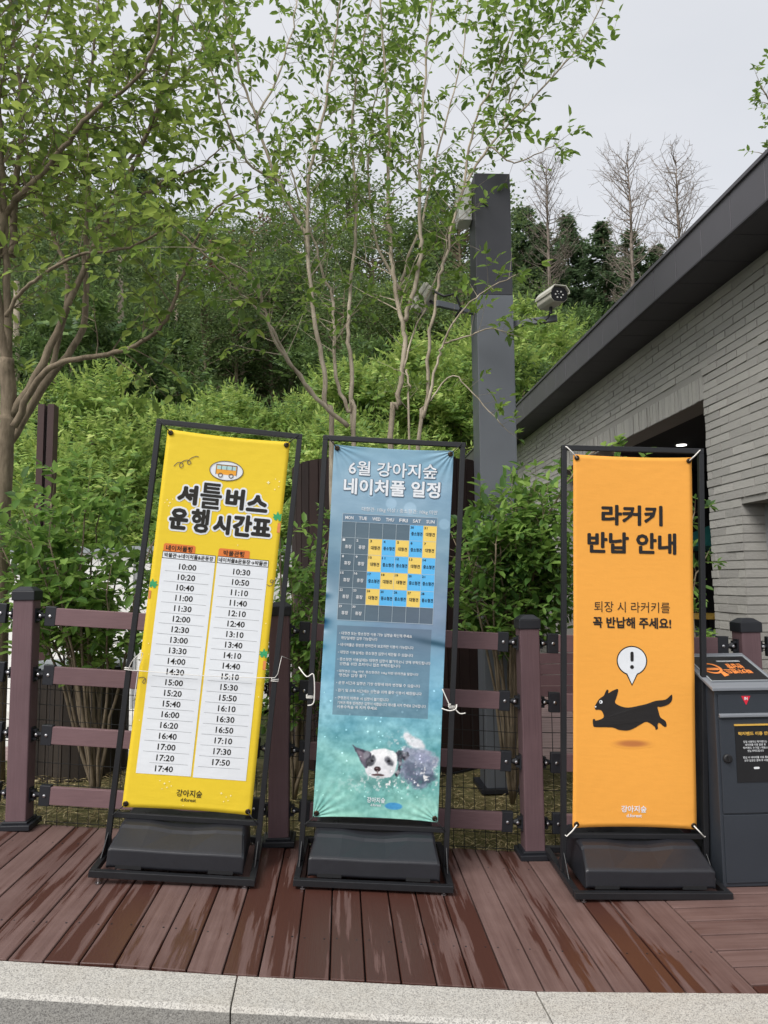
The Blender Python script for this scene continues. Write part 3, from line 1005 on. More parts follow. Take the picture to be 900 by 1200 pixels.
put(sp, M['p_sparkle'], b1, S, O2, 'sparkle_print')

# --- stand with the blue pool schedule


def vnoise(U, V, fx, fy, seed, octs=4):
    r = np.random.default_rng(seed); out_ = np.zeros_like(U); amp = 1; tot = 0
    for k in range(octs):
        gx, gy = int(fx * 2 ** k) + 2, int(fy * 2 ** k) + 2
        g = r.uniform(-1, 1, (gy + 1, gx + 1))
        x = U * fx * 2 ** k; y = V * fy * 2 ** k
        xi = np.clip(x.astype(int), 0, gx - 1); yi = np.clip(y.astype(int), 0, gy - 1); a = x - xi; b = y - yi
        a = a * a * (3 - 2 * a); b = b * b * (3 - 2 * b)
        out_ += amp * (g[yi, xi] * (1 - a) * (1 - b) + g[yi, xi + 1] * a * (1 - b) + g[yi + 1, xi] * (1 - a) * b + g[yi + 1, xi + 1] * a * b)
        tot += amp; amp *= .55
    return out_ / tot


def pool_photo(nx_, nz_):
    """colours of the printed pool photograph: water, swimming dog"""
    ii = np.arange((nx_ + 1) * (nz_ + 1)); u = (ii % (nx_ + 1)) / nx_; v = (ii // (nx_ + 1)) / nz_
    x = -.3 + .6 * u; z = 1.8 * v
    st = np.array([(0, (146, 206, 184)), (.09, (140, 204, 190)), (.17, (132, 196, 190)), (.24, (126, 188, 200)), (.32, (120, 180, 206)), (.42, (118, 172, 200)), (.5, (122, 158, 182)), (.62, (128, 152, 172)),
                   (.74, (132, 160, 180)), (.86, (134, 164, 188)), (1.0, (136, 172, 194))], dtype=object)
    ps = np.array([s_[0] for s_ in st], float); cs = np.array([s_[1] for s_ in st], float)
    c = np.stack([np.interp(v, ps, cs[:, k]) for k in range(3)], 1)
    w1 = vnoise(u, v, 4, 26, 1, 4); w2 = vnoise(u + .12 * np.sin(v * 9), v, 2, 9, 2, 4); w3 = vnoise(u, v, 26, 80, 3, 3)
    low = np.clip((.45 - v) / .2, 0, 1)[:, None]
    c = c + np.array([[-10, 2, 6]]); c += (w1[:, None] * np.array([[26, 22, 16]])) * (.5 + low) + w2[:, None] * np.array([[34, 26, 22]]) + (w3[:, None] * 26) * low
    # violet-grey ripples at mid height
    mid = np.exp(-((v - .52) / .09) ** 2) * np.clip((u - .2) / .5, 0, 1)
    c += mid[:, None] * (w2[:, None] * np.array([[-60, -50, -60]]) + np.array([[10, -8, -2]]))
    dk = np.exp(-((v - .475 + .05 * (u - .8)) / .008) ** 2) * np.clip((u - .62) / .2, 0, 1)
    c += dk[:, None] * np.array([[-70, -66, -70]])
    # bokeh
    for bx_, bz_, r in ((.0, 1.52, .030), (.095, 1.50, .034), (.27, 1.43, .03), (-.10, 1.56, .02)):
        m = np.clip((r - np.hypot(x - bx_, z - bz_)) / .006, 0, 1); c += m[:, None] * 18
    rg = np.random.default_rng(5)

    def blob(cx, cz, rx_, rz_, col, soft=.25, rot=0., nz=.25, seed=9, keep=1.0):
        nonlocal c
        ca, sa = math.cos(rot), math.sin(rot)
        dx, dz = x - cx, z - cz
        a = (dx * ca + dz * sa) / rx_; b = (-dx * sa + dz * ca) / rz_
        d = np.hypot(a, b) + nz * vnoise(u, v, 18, 54, seed, 3)
        m = np.clip((1 - d) / soft + .5, 0, 1)[:, None] * keep
        cc = np.array(col, float)[None] + (vnoise(u, v, 30, 90, seed + 40, 3)[:, None] * 22)
        c = c * (1 - m) + cc * m

    def shape(pts, col, soft=.0035, wob=.006, seed=7, var=20, shade=None):
        nonlocal c
        pts = np.array(smooth(pts, 4, True))
        xx = x + wob * vnoise(u, v, 24, 72, seed, 3); zz = z + wob * vnoise(u, v, 24, 72, seed + 1, 3)
        sel = (xx > pts[:, 0].min() - .02) & (xx < pts[:, 0].max() + .02) & (zz > pts[:, 1].min() - .02) & (zz < pts[:, 1].max() + .02)
        X_, Z_ = xx[sel], zz[sel]; ins = np.zeros(len(X_), bool); dist = np.full(len(X_), 9.)
        n_ = len(pts)
        for k_ in range(n_):
            ax, az = pts[k_]; bx, bz = pts[(k_ + 1) % n_]
            cond = ((az > Z_) != (bz > Z_)); xi = ax + (Z_ - az) * (bx - ax) / ((bz - az) if abs(bz - az) > 1e-9 else 1e-9)
            ins ^= cond & (X_ < xi)
            dx, dz = bx - ax, bz - az; t__ = np.clip(((X_ - ax) * dx + (Z_ - az) * dz) / (dx * dx + dz * dz + 1e-12), 0, 1)
            dist = np.minimum(dist, np.hypot(X_ - ax - t__ * dx, Z_ - az - t__ * dz))
        sd_ = np.where(ins, dist, -dist); m = np.zeros(len(x)); m[sel] = np.clip(sd_ / soft + .5, 0, 1)
        cc = np.array(col, float)[None] + (vnoise(u, v, 34, 110, seed + 40, 3)[:, None] * var)
        if shade is not None: cc = cc + np.clip((z - shade[0]) / shade[1], -1, 1)[:, None] * shade[2]
        c = c * (1 - m[:, None]) + cc * m[:, None]

    EAR = [(-0.1269, 0.3464), (-0.1059, 0.3294), (-0.0707, 0.3174), (-0.0384, 0.3097), (-0.0428, 0.2695), (-0.0576, 0.2379), (-0.0767, 0.2549), (-0.0984, 0.2896), (-0.1164, 0.3201)]
    HEAD = [(-0.0477, 0.312), (-0.0166, 0.3284), (0.0197, 0.3325), (0.0565, 0.3268), (0.0826, 0.3144), (0.0936, 0.2748), (0.0879, 0.239), (0.0755, 0.2119), (0.0444, 0.1974), (0.0085, 0.1872), (-0.0235, 0.1922), (-0.0486, 0.2028), (-0.0619, 0.2333), (-0.0578, 0.2778)]
    EYEL = [(-0.0436, 0.2855), (-0.0241, 0.2969), (-0.0124, 0.2796), (-0.0247, 0.2524), (-0.0508, 0.247), (-0.0591, 0.2671)]
    EYER = [(0.0265, 0.2855), (0.0443, 0.2951), (0.0679, 0.2782), (0.0762, 0.2563), (0.0552, 0.2573), (0.0337, 0.268)]
    EARR = [(0.077, 0.3169), (0.102, 0.3286), (0.1388, 0.3228), (0.1534, 0.3038), (0.136, 0.2835), (0.1175, 0.289), (0.1069, 0.2619), (0.1002, 0.2084), (0.0845, 0.214), (0.0916, 0.2569), (0.0836, 0.2922)]
    BODY = [(0.1112, 0.3289), (0.1651, 0.3489), (0.2202, 0.3421), (0.2674, 0.3082), (0.2878, 0.2556), (0.2626, 0.2013), (0.2277, 0.1646), (0.192, 0.15), (0.1541, 0.1839), (0.1168, 0.2046), (0.097, 0.2394), (0.1177, 0.2846)]
    TAIL = [(0.1152, 0.4006), (0.1348, 0.4139), (0.1675, 0.3982), (0.205, 0.3773), (0.2246, 0.3467), (0.1929, 0.3392), (0.156, 0.3485), (0.1276, 0.3698)]
    blob(.02, .185, .13, .035, (84, 150, 146), .6, 0, .3, 10, .7)
    shape(BODY, (134, 146, 172), .02, .022, 11, 44, (.26, .08, np.array([22, 20, 18])))
    blob(.21, .30, .05, .022, (160, 166, 204), .5, -.3, .4, 12, .6); blob(.23, .20, .06, .02, (70, 88, 110), .5, .3, .5, 13, .7); blob(.16, .24, .025, .03, (84, 94, 120), .5, .3, .5, 35, .7)
    shape(TAIL, (226, 230, 236), .012, .008, 14, 30)
    shape(EARR, (92, 92, 106), .006, .012, 15, 110)
    shape(HEAD, (232, 234, 238), .005, .006, 16, 20, (.25, .06, np.array([10, 10, 8])))
    shape(EAR, (84, 80, 98), .005, .006, 17, 50)
    shape([(-.105, .322), (-.075, .308), (-.062, .285), (-.072, .268), (-.09, .29)], (124, 112, 128), .008, .004, 36, 20)
    shape(EYEL, (86, 88, 96), .008, .008, 18, 60); shape(EYER, (112, 114, 124), .010, .008, 19, 60)
    blob(-.060, .300, .016, .020, (150, 150, 160), .5, -.5, .3, 20, .7)
    blob(-.003, .235, .0165, .0125, (58, 36, 38), .15, 0, .03, 25); blob(-.006, .239, .006, .003, (130, 104, 104), .4, 0, .03, 34)
    blob(-.030, .272, .008, .006, (20, 20, 26), .2, 0, .02, 26); blob(.050, .274, .008, .006, (20, 20, 26), .2, 0, .02, 27)
    blob(.0, .207, .030, .006, (88, 52, 54), .3, .0, .1, 28); blob(-.002, .220, .003, .010, (150, 130, 132), .5, 0, .1, 37)
    blob(.0, .197, .034, .006, (200, 206, 208), .4, 0, .2, 29)
    # foam and splashes
    foam = vnoise(u, v, 40, 120, 31, 3); fm = np.exp(-((x - .06) / .17) ** 2 - ((z - .17) / .05) ** 2) + .8 * np.exp(-((x - .24) / .08) ** 2 - ((z - .22) / .07) ** 2) + .6 * np.exp(-((x - .10) / .06) ** 2 - ((z - .36) / .06) ** 2)
    m = np.clip((foam - .22) * 5, 0, 1) * np.clip(fm, 0, 1); c = c * (1 - m[:, None]) + 236 * m[:, None]
    m2 = np.clip((-foam - .25) * 5, 0, 1) * np.clip(fm, 0, 1) * .6; c = c * (1 - m2[:, None]) + np.array([[70, 130, 128]]) * m2[:, None]
    for k in range(60):
        px_, pz_ = rg.uniform(-.29, .29), rg.uniform(.1, .62); r = rg.uniform(.002, .005)
        c += (np.hypot(x - px_, z - pz_) < r)[:, None] * 60
    blob(.083, .060, .042, .017, (58, 158, 222), .2, 0, .06, 33)
    for (x0, x1, z0, z1, k_, cc_) in ((-.2385, .2340, .9355, 1.4180, .62, (70, 84, 94)), (-.2385, .2340, 1.4180, 1.4590, .45, (70, 96, 124)), (-.2355, .2300, .482, .909, .50, (84, 104, 124))):
        m = ((x > x0) & (x < x1) & (z > z0) & (z < z1))[:, None] * k_; c = c * (1 - m) + np.array([cc_]) * m
    gr_ = c.mean(1, keepdims=True); c = gr_ + (c - gr_) * .78 - 4
    c = np.clip(c, 0, 255) / 255
    c = np.where(c <= .04045, c / 12.92, ((c + .055) / 1.055) ** 2.4)
    return np.concatenate([c, np.ones((len(c), 1))], 1)


t = NT('pool_print')
vc = t.n('VertexColor', None, layer_name='print').outputs[0]
f = t.noise(t.pos((1, 1, 3.0), True), 14, 6)
M['pool_print'] = t.finish(vc, .6, 0, t.bump(f, .3, .003), .3)
s2, b2 = make_stand((.1436, 3.658, .0670), (.0029, .0591, -.0359), M['pool_print'], 'banner stand with blue June pool schedule and a swimming dog, in the middle', 2.0, M['cord_black'], pool_photo)
S = 2.0
for body_, z_, w_, h_, r1, r2 in (('6월 강아지숲', 1.691, .442, .075, .0012, .0030), ('네이처풀 일정', 1.597, .482, .082, .0025, .0052)):
    put(btxt(body_, .0015, z_ - .0015, w_ + .006, h_ + .006, r2, 10), M['p_shadow2'], b2, S, O1, 'title_shadow')
    put(btxt(body_, 0, z_, w_, h_, r1, 10), M['p_white'], b2, S, O2, 'title_lettering')
put([txt('대형견: 10kg 이상 / 중소형견: 10kg 미만', .044, 1.484, .378, .024, None, b2, S, .0)], M['p_textwhite'], b2, S, O2, 'size_note_lettering')
CX0, CX1 = -.2385, .2340
CW = (CX1 - CX0) / 7
zr = [1.4180, 1.3400, 1.2590, 1.1775, 1.0945, 1.0145, .9355]
pat = ['ggggg by'.replace(' ', ''), 'ggybyby', 'ggybbyb', 'ggbyybb', 'ggybbyb', 'ggggggg']
num = [['', '', '', '', '', '30', '31'], list('1234567'), ['8', '9', '10', '11', '12', '13', '14'], ['15', '16', '17', '18', '19', '20', '21'], ['22', '23', '24', '25', '26', '27', '28'], ['29', '30', '', '', '', '', '']]
cells = {'g': [], 'y': [], 'b': []}; dark = []; lightt = []
for r_ in range(6):
    for c_ in range(7):
        x0 = CX0 + CW * c_; z1, z0 = zr[r_], zr[r_ + 1]
        cells[pat[r_][c_]].append(rect(x0, x0 + CW, z0, z1))
        g = pat[r_][c_] == 'g'
        nn = num[r_][c_]
        if nn:
            (lightt if g else dark).append(txt(nn, x0 + .012, z1 - .012, .006 * len(nn) + .003, .011, None, b2, S, .02))
            word = '휴장' if g else ('대형견' if pat[r_][c_] == 'y' else '중소형견')
            (lightt if g else dark).append(txt(word, x0 + CW * .53, (z0 + z1) / 2 - .004, {2: .032, 3: .044, 4: .055}[len(word)], .018, None, b2, S, .018))
put(cells['y'], M['p_calyel'], b2, S, O1, 'large_dog_day_cell'); put(cells['b'], M['p_calblue'], b2, S, O1, 'small_dog_day_cell')
ln = [rect(CX0, CX1, z - .0008, z + .0008) for z in zr] + [rect(CX0, CX1, 1.4582, 1.4598)]
ln += [rect(CX0 + CW * k - .0008, CX0 + CW * k + .0008, .9355, 1.418) for k in range(1, 7)] + [rect(CX0 + k - .0008, CX0 + k + .0008, .9355, 1.459) for k in (0, CX1 - CX0)]
put(ln, M['p_calline'], b2, S, O1 + .0004, 'calendar_line')
put(dark, M['p_ink2'], b2, S, O2 + .0002, 'calendar_lettering')
for k, d_ in enumerate('MON TUE WED THU FRI SAT SUN'.split()):
    lightt.append(txt(d_, CX0 + CW * (k + .5), 1.4385, .040, .016, None, b2, S, .02))
put(lightt, M['p_textwhite'], b2, S, O2 + .0002, 'calendar_white_lettering')
notes = [(.8723, '• 대형견 또는 중소형견 이용 가능 일정을 확인해 주세요', -.2236, .135), (.8494, '해당일에만 입장 가능합니다', -.214, -.035), (.8171, '• 네이처풀은 동반한 반려견과 보호자만 이용이 가능합니다', -.2252, .145),
         (.7806, '• 대형견 이용일에는 중소형견 입장이 제한될 수 있습니다', -.2252, .145), (.7468, '• 중소형견 이용일에는 대형견 입장이 불가하오니 양해 부탁드립니다', -.2252, .232), (.7258, '안전을 위한 조치이니 협조 부탁드립니다', -.214, .085),
         (.6893, '• 대형견은 10kg 이상, 중소형견은 10kg 미만 반려견을 말합니다', -.2252, .175), (.6711, '맹견은 입장 불가', -.214, -.08), (.6348, '• 운영 시간과 일정은 기상 상황에 따라 변경될 수 있습니다', -.2252, .185),
         (.5987, '• 환기 및 소독 시간에는 안전을 위해 풀장 이용이 제한됩니다', -.2252, .195), (.5625, '• 구명조끼 미착용 시 입장이 불가합니다', -.2252, .035), (.5400, '기저귀 착용 반려견은 입장이 어렵습니다 매너를 지켜 주세요 감사합니다', -.214, .218), (.5205, '이용수칙을 꼭 지켜 주세요', -.214, -.02)]
for z, b_, x0, x1 in notes:
    put([txt(b_, (x0 + x1) / 2, z, x1 - x0, .0155, None, b2, S, .012, res=1)], M['p_textwhite'], b2, S, O2, 'notes_line')
put([txt('강아지숲', -.002, .086, .086, .026, None, b2, S, .015), txt('d.forest', -.002, .062, .050, .012, None, b2, S, .015)], M['p_white'], b2, S, O2, 'logo_lettering')

# --- stand with the orange key return notice
s3, b3 = make_stand((1.3914, 3.6038, .0104), (.019, .0275, -.0196), M['p_orange'], 'banner stand with orange locker key return notice and black running dog, rightmost', 3.0, M['cord_white'])
S = 3.0
put(btxt('라커키', -.006, 1.503, .308, .102, .0042, 10), M['p_ink3'], b3, S, O2, 'title_lettering')
put(btxt('반납 안내', -.007, 1.366, .446, .106, .0042, 10), M['p_ink3'], b3, S, O2, 'title_lettering')
put([txt('퇴장 시 라커키를', -.008, 1.053, .378, .052, None, b3, S, .0)], M['p_ink3'], b3, S, O2, 'notice_lettering')
put(btxt('꼭 반납해 주세요!', -.009, .977, .390, .055, .0018, 8), M['p_ink3'], b3, S, O2, 'notice_lettering')
put([disc(-.0105, .794, .070, .066, 36), poly([(-.035, .735), (.015, .735), (-.010, .682)])], M['p_white'], b3, S, O1 + .0004, 'speech_bubble')
put([disc(-.0105, .794, .0755, .0715, 36), poly([(-.042, .735), (.021, .735), (-.010, .672)])], M['p_ink3'], b3, S, O1 - .0002, 'speech_bubble_outline')
put([rrect(-.0185, -.0025, .790, .838, .0075), disc(-.0105, .764, .0095, .0095, 18)], M['p_ink3'], b3, S, O3, 'exclamation_mark')
dogp = [(-.1938, .5718), (-.1902, .5801), (-.1721, .6076), (-.1503, .6233), (-.1430, .6380), (-.1345, .6525), (-.1262, .6497), (-.1268, .6365), (-.1050, .6490), (-.0785, .6560), (-.0860, .6200), (-.0938, .5914), (-.0637, .5744), (-.0276, .5692), (.0207, .5784), (.0629, .5886), (.1052, .6036),
        (.1535, .6104), (.1778, .6298), (.1862, .6346), (.1873, .6146), (.1775, .5944), (.1532, .5810), (.1291, .5747), (.1146, .5744), (.1193, .5545), (.1287, .5253), (.1527, .5082), (.1585, .4849), (.1464, .4811),
        (.1225, .4994), (.1140, .4875), (.1163, .4723), (.1042, .4662), (.0995, .4802), (.0624, .5029), (.0322, .4906), (-.0039, .4700), (-.0340, .4600), (-.0761, .4627), (-.1097, .4738), (-.1903, .4745),
        (-.2023, .4837), (-.2035, .5094), (-.1938, .5119), (-.1878, .5050), (-.1505, .5198), (-.1577, .5490), (-.1721, .5570), (-.1902, .5566)]
put([poly(smooth(dogp, 3, True))], M['p_ink3'], b3, S, O2, 'dog_silhouette')
put([disc(-.164, .594, .0085, .0085, 14), disc(-.190, .571, .004, .004, 10)], M['p_white'], b3, S, O3 + .0002, 'dog_eye_print')
put([disc(-.167, .594, .0035, .0035, 10)], M['p_ink3'], b3, S, O3 + .0008, 'dog_pupil_print')
t = NT('soft_shadow_print')
o_ = t.n('TexCoord').outputs['Object']; sx_ = t.n('SeparateXYZ', {0: o_})
ex = t.math('DIVIDE', t.math('ADD', sx_.outputs['X'], .0103), .115); ez = t.math('DIVIDE', t.math('SUBTRACT', sx_.outputs['Z'], .398), .024)
rr = t.math('SQRT', t.math('ADD', t.math('MULTIPLY', ex, ex), t.math('MULTIPLY', ez, ez)))
k = t.n('MapRange', {'Value': rr, 'From Min': .3, 'From Max': 1.0, 'To Min': 1.0, 'To Max': 0.0}, interpolation_type='SMOOTHSTEP').outputs[0]
M['soft'] = t.finish(t.mix(k, tuple(x * .93 for x in lin((246, 172, 74))[:3]) + (1,), lin((186, 116, 62))), .62, 0, None, .3)
put([disc(-.0103, .398, .114, .0238, 40)], M['soft'], b3, S, O1 * .6, 'printed_ellipse')
put([txt('강아지숲', -.005, .087, .120, .032, None, b3, S, .022), txt('d.forest', -.004, .055, .073, .016, None, b3, S, .02)], M['p_white'], b3, S, O2, 'logo_lettering')

def smooth3(pts, n=4):
    out_ = []
    m = len(pts); pts = [Vector(p) for p in pts]
    for i in range(m - 1):
        p0 = pts[max(i - 1, 0)]; p1 = pts[i]; p2 = pts[i + 1]; p3 = pts[min(i + 2, m - 1)]
        for k in range(n):
            t_ = k / n
            out_.append(.5 * ((2 * p1) + (p2 - p0) * t_ + (2 * p0 - 5 * p1 + 4 * p2 - p3) * t_ * t_ + (3 * p1 - p0 - 3 * p2 + p3) * t_ ** 3))
    out_.append(pts[-1])
    return out_


# cords that tie the stands to each other and to the fence
def wpt(st, x, y, z):
    return st.matrix_basis @ Vector((x, y, z))


mb = MB()
for x_ in (-.345, .345):
    for dz in (-.004, .004):
        mb.tube([wpt(s1, x_ + .0165 * cx, .0165 * cy, .865 + dz) for cx, cy in ((-1, -1), (1, -1), (1, 1), (-1, 1), (-1, -1))], .0022, 6)
a = wpt(s1, -.345, -.02, .86); b = wpt(s1, -.30, -.03, .862); c = wpt(s1, .26, -.028, .872); d = wpt(s1, .345, -.02, .878); e_ = d + Vector((.03, .02, .10)); g_ = Vector((-.27, 3.99, 1.02))
mb.tube([a + Vector((-.02, .02, 0)), a, b, wpt(s1, 0, -.03, .862), c, d, d + Vector((.015, -.01, .02)), e_, g_], .0016, 6)
mb.tube(smooth3([a, a + Vector((.03, -.02, .05)), a + Vector((.07, -.01, .08)), a + Vector((.05, -.005, .0)), a + Vector((.035, -.01, -.14))]), .0018, 6)
tag(mb.build('cord', M['cord_white'], smooth=True), 'thin white cord strung across the yellow timetable banner', 'cord', 'cords tied round the stands')
def knot(st, x, z):
    o_ = MB()
    for dz in (-.004, .004):
        o_.tube([wpt(st, x + .0175 * cx, .0175 * cy, z + dz + .001 * k) for k, (cx, cy) in enumerate([(-1, -1), (1, -1), (1, 1), (-1, 1), (-1, -1)])], .0026, 6)
    return o_


mb = knot(s2, -.345, .79); p0 = wpt(s2, -.345, -.02, .79)
mb.tube(smooth3([p0 + Vector((-.04, .1, .11)), p0 + Vector((-.055, .03, .14)), p0 + Vector((-.015, -.015, .10)), p0 + Vector((.018, -.02, .11)), p0 + Vector((.022, -.02, 0)), p0 + Vector((.012, -.02, -.03)), p0 + Vector((-.01, -.02, -.035))]), .0030, 6)
tag(mb.build('cord', M['cord_white'], smooth=True), 'white cord looped on the left upright of the blue banner stand', 'cord', 'cords tied round the stands')
mb = knot(s2, .345, .775); p0 = wpt(s2, .345, -.02, .775)
mb.tube(smooth3([p0 + Vector((-.05, -.01, .09)), p0 + Vector((-.02, -.016, .02)), p0 + Vector((-.012, -.018, .02))]), .0028, 6)
mb.tube(smooth3([p0 + Vector((-.055, -.01, -.002)), p0 + Vector((-.02, -.02, -.012)), p0 + Vector((.012, -.018, -.005)), p0 + Vector((.02, 0, .012)), p0 + Vector((.016, .01, -.01)), p0 + Vector((.035, .0, -.03)), p0 + Vector((.062, .0, -.028))]), .0030, 6)
tag(mb.build('cord', M['cord_white'], smooth=True), 'white cord hooked on the right upright of the blue banner stand', 'cord', 'cords tied round the stands')

# ------------------------------------------------------------------ return kiosk
kx0, kx1, kyf, kyb = 1.765, 2.075, 3.488, 3.80
kz = .004
kio = thing('return_kiosk', 'dark grey metal key return box with sloping printed lid beside the orange banner', 'return box', (kx0, kyf, gz(kx0) + kz))
KO = (kx0, kyf, gz(kx0) + kz)
W_ = kx1 - kx0; Dp = kyb - kyf
MB().prism([(0, 0), (Dp, 0), (Dp, 1.005), (0, .895)], 0, W_, 0).build('body', M['kiosk'], kio, bevel=.004)
lid = MB().prism([(-.022, .898), (Dp + .02, 1.024), (Dp + .02, 1.040), (-.022, .914)], -.018, W_ + .018, 0).build('lid', M['kiosk_lid'], kio, bevel=.003)
sl = math.atan2(.126, Dp + .042)
pan = MB().box((0, 0, 0), (W_ - .02, Dp - .05, .004)).build('printed_panel', M['kiosk_print'], lid, loc=(W_ / 2, Dp / 2, .9805), rot=(sl, 0, 0))
rim = MB()
pw, pd = W_ - .02, Dp - .05
for (cx, cy, a_, b_) in ((0, pd / 2 + .003, pw + .012, .005), (0, -pd / 2 - .003, pw + .012, .005), (-pw / 2 - .003, 0, .005, pd), (pw / 2 + .003, 0, .005, pd)):
    rim.box((cx, cy, .001), (a_, b_, .006))
rim.build('panel_rim', M['grey_top'], lid, loc=(W_ / 2, Dp / 2, .9815), rot=(sl, 0, 0))


def flat_on(parts, mat, parent, name, loc, rot, mode):
    """print lying on a flat panel; mode 'xy' lays it on top, 'xz' on the front"""
    V = []; Fc = []
    for v, f in parts:
        b = len(V)
        V.extend([((p[0], p[2], 0) if mode == 'xy' else (p[0], 0, p[2])) for p in v]); Fc.extend([tuple(i + b for i in q) for q in f])
    me = bpy.data.meshes.new(name); me.from_pydata(V, [], Fc); me.materials.append(mat)
    return link(name, me, parent, loc, rot)


cs_, sn_ = math.cos(sl), math.sin(sl)
lp = (W_ / 2, Dp / 2 - .0035 * sn_, .9805 + .0035 * cs_)
pr = [txt('락커밴드', .035, -.035, .13, .048, None, None, 0, .035, flip=True), txt('반납함', .045, .020, .08, .048, None, None, 0, .035, flip=True)]
pr += [ringp(-.085, .0, .052, .058, .014, 20), poly([(-.062, -.09), (-.030, -.075), (-.040, -.035), (-.060, -.05)]), rrect(-.125, -.05, -.02, .005, .01)]
flat_on(pr, M['p_lidtext'], lid, 'lettering', lp, (sl, 0, 0), 'xy')
flat_on([rect(-.02, .10, .070, .074), rect(-.02, .10, .080, .083)], M['p_textwhite'], lid, 'small_print', lp, (sl, 0, 0), 'xy')
# front: drawer, slot lip, door, emblem, poster, lock
MB().box((W_ / 2, -.003, .832), (W_ - .03, .008, .095)).build('drop_drawer', M['kiosk'], kio, bevel=.002)
MB().prism([(-.007, .792), (-.022, .786), (-.022, .776), (-.007, .774)], .014, W_ - .014, 0).build('slot_lip', M['kiosk_lid'], kio, bevel=.001)
dr = MB().box((W_ / 2, -.0035, .548), (W_ - .03, .009, .43)).build('door', M['kiosk'], kio, bevel=.002)
MB().box((W_ / 2, -.0025, .172), (W_ - .03, .007, .305)).build('lower_panel', M['kiosk'], kio, bevel=.002)
kn = MB().lathe((0, 0, 0), [(.021, .0), (.021, -.008), (.016, -.012)][::-1], 20, 1).box((0, -.015, 0), (.007, .008, .024)).build('latch', M['cord_black'], dr, loc=(.045, -.0078, .585))
ex_ = W_ / 2 - .005
flat_on([poly([(ex_ - .023, .872), (ex_ + .023, .872), (ex_, .829)])], M['p_red'], kio, 'return_emblem', (0, -.0085, 0), (0, 0, 0), 'xz')
flat_on([txt('IN', ex_, .860, .015, .013, None, None, 0, .03)], M['p_textwhite'], kio, 'emblem_lettering', (0, -.0092, 0), (0, 0, 0), 'xz')
ps = MB().box((W_ / 2 + .028, -.0095, .605), (.190, .003, .262)).build('poster', M['kiosk_print'], dr)
MB().box((W_ / 2 + .028, -.0115, .738), (.196, .007, .007)).build('poster_bar', M['p_gold'], dr)
pc = W_ / 2 + .028
flat_on([txt('락커밴드 이용 안내', pc, .698, .160, .016, None, None, 0, .035)], M['p_gold'], ps, 'poster_title', (0, -.0118, 0), (0, 0, 0), 'xz')
flat_on([txt(b_, pc, z, w2_, .0105, None, None, 0, .01) for z, b_, w2_ in ((.660, '당일 사용하신 락커밴드는', .115), (.646, '네이처풀 이용 종료 후', .100), (.632, '락커밴드 수거함 / 매표소', .120), (.618, '반납 부탁드립니다', .078),
                                                                            (.588, '반납 시 네이처풀 이용 종료', .125), (.574, '신규 입장은 결제 후 이용', .115))], M['p_textwhite'], ps, 'poster_text', (0, -.0118, 0), (0, 0, 0), 'xz')
flat_on([rrect(pc - .014, pc + .014, .534, .544, .004)], M['p_textwhite'], ps, 'poster_mark', (0, -.0118, 0), (0, 0, 0), 'xz')

# ------------------------------------------------------------------ grey pillar with cameras
pil = thing('steel_pillar', 'tall dark grey square steel pillar carrying cameras behind the fence', 'pillar', (1.121, 5.29, -.02))
PO = (1.121, 5.29, -.02)
MB().box((0, 0, 1.76), (.268, .25, 3.52)).build('lower_shaft', M['pillar_light'], pil, bevel=.004)
MB().box((0, 0, 3.985), (.266, .248, .93)).build('upper_shaft', M['pillar_dark'], pil, bevel=.004)
MB().box((-.185, .06, 4.29), (.10, .16, .30)).build('pale_box', M['pale_metal'], pil, bevel=.006)  # pale plate at the upper left of the shaft, built as a box
MB().box((0, 0, .02), (.36, .34, .03)).build('foot_plate', M['bracket'], pil, bevel=.003)


def cctv(loc, rot_, label, s_=1.0):
    t_ = thing('security_camera', label, 'security camera', loc, rot_, 'security cameras on the steel pillar')
    oc = [(-.075, -.035), (-.045, -.062), (.045, -.062), (.075, -.035), (.080, .02), (.05, .060), (-.05, .060), (-.08, .02)]
    oc = [(a * s_, b * s_) for a, b in oc]
    MB().prism(oc, -.02 * s_, .23 * s_, 1).build('housing', M['cctv'], t_, bevel=.006)
    MB().prism([(a * 1.08, b * 1.10 + .004) for a, b in [(-.082 * s_, .0), (-.082 * s_, .022 * s_), (-.05 * s_, .063 * s_), (.05 * s_, .063 * s_), (.082 * s_, .022 * s_), (.082 * s_, 0), (.076 * s_, 0), (.076 * s_, .018 * s_), (.046 * s_, .056 * s_), (-.046 * s_, .056 * s_), (-.076 * s_, .018 * s_), (-.076 * s_, 0)]], -.045 * s_, .24 * s_, 1).build('sun_shield', M['cctv'], t_, bevel=.002)
    f_ = MB().prism([(a * .93, b * .93) for a, b in oc], -.026 * s_, -.021 * s_, 1).build('front_glass', M['cctv_face'], t_)
    mb_ = MB()
    for a in range(6):
        an = math.radians(60 * a); mb_.lathe((.034 * s_ * math.cos(an), -.028 * s_, .028 * s_ * math.sin(an) - .002), [(.0045, 0), (.009 * s_, .003)], 10, 1)
    mb_.build('infrared_lamp', M['led'], f_)
    MB().lathe((0, -.029 * s_, 0), [(.006, 0), (.013 * s_, .004)], 12, 1).build('lens', M['glass'], f_)
    MB().tube([(0, .12 * s_, -.055 * s_), (0, .12 * s_, -.12 * s_), ], .014 * s_, 8).build('mount', M['bracket'], t_)
    return t_


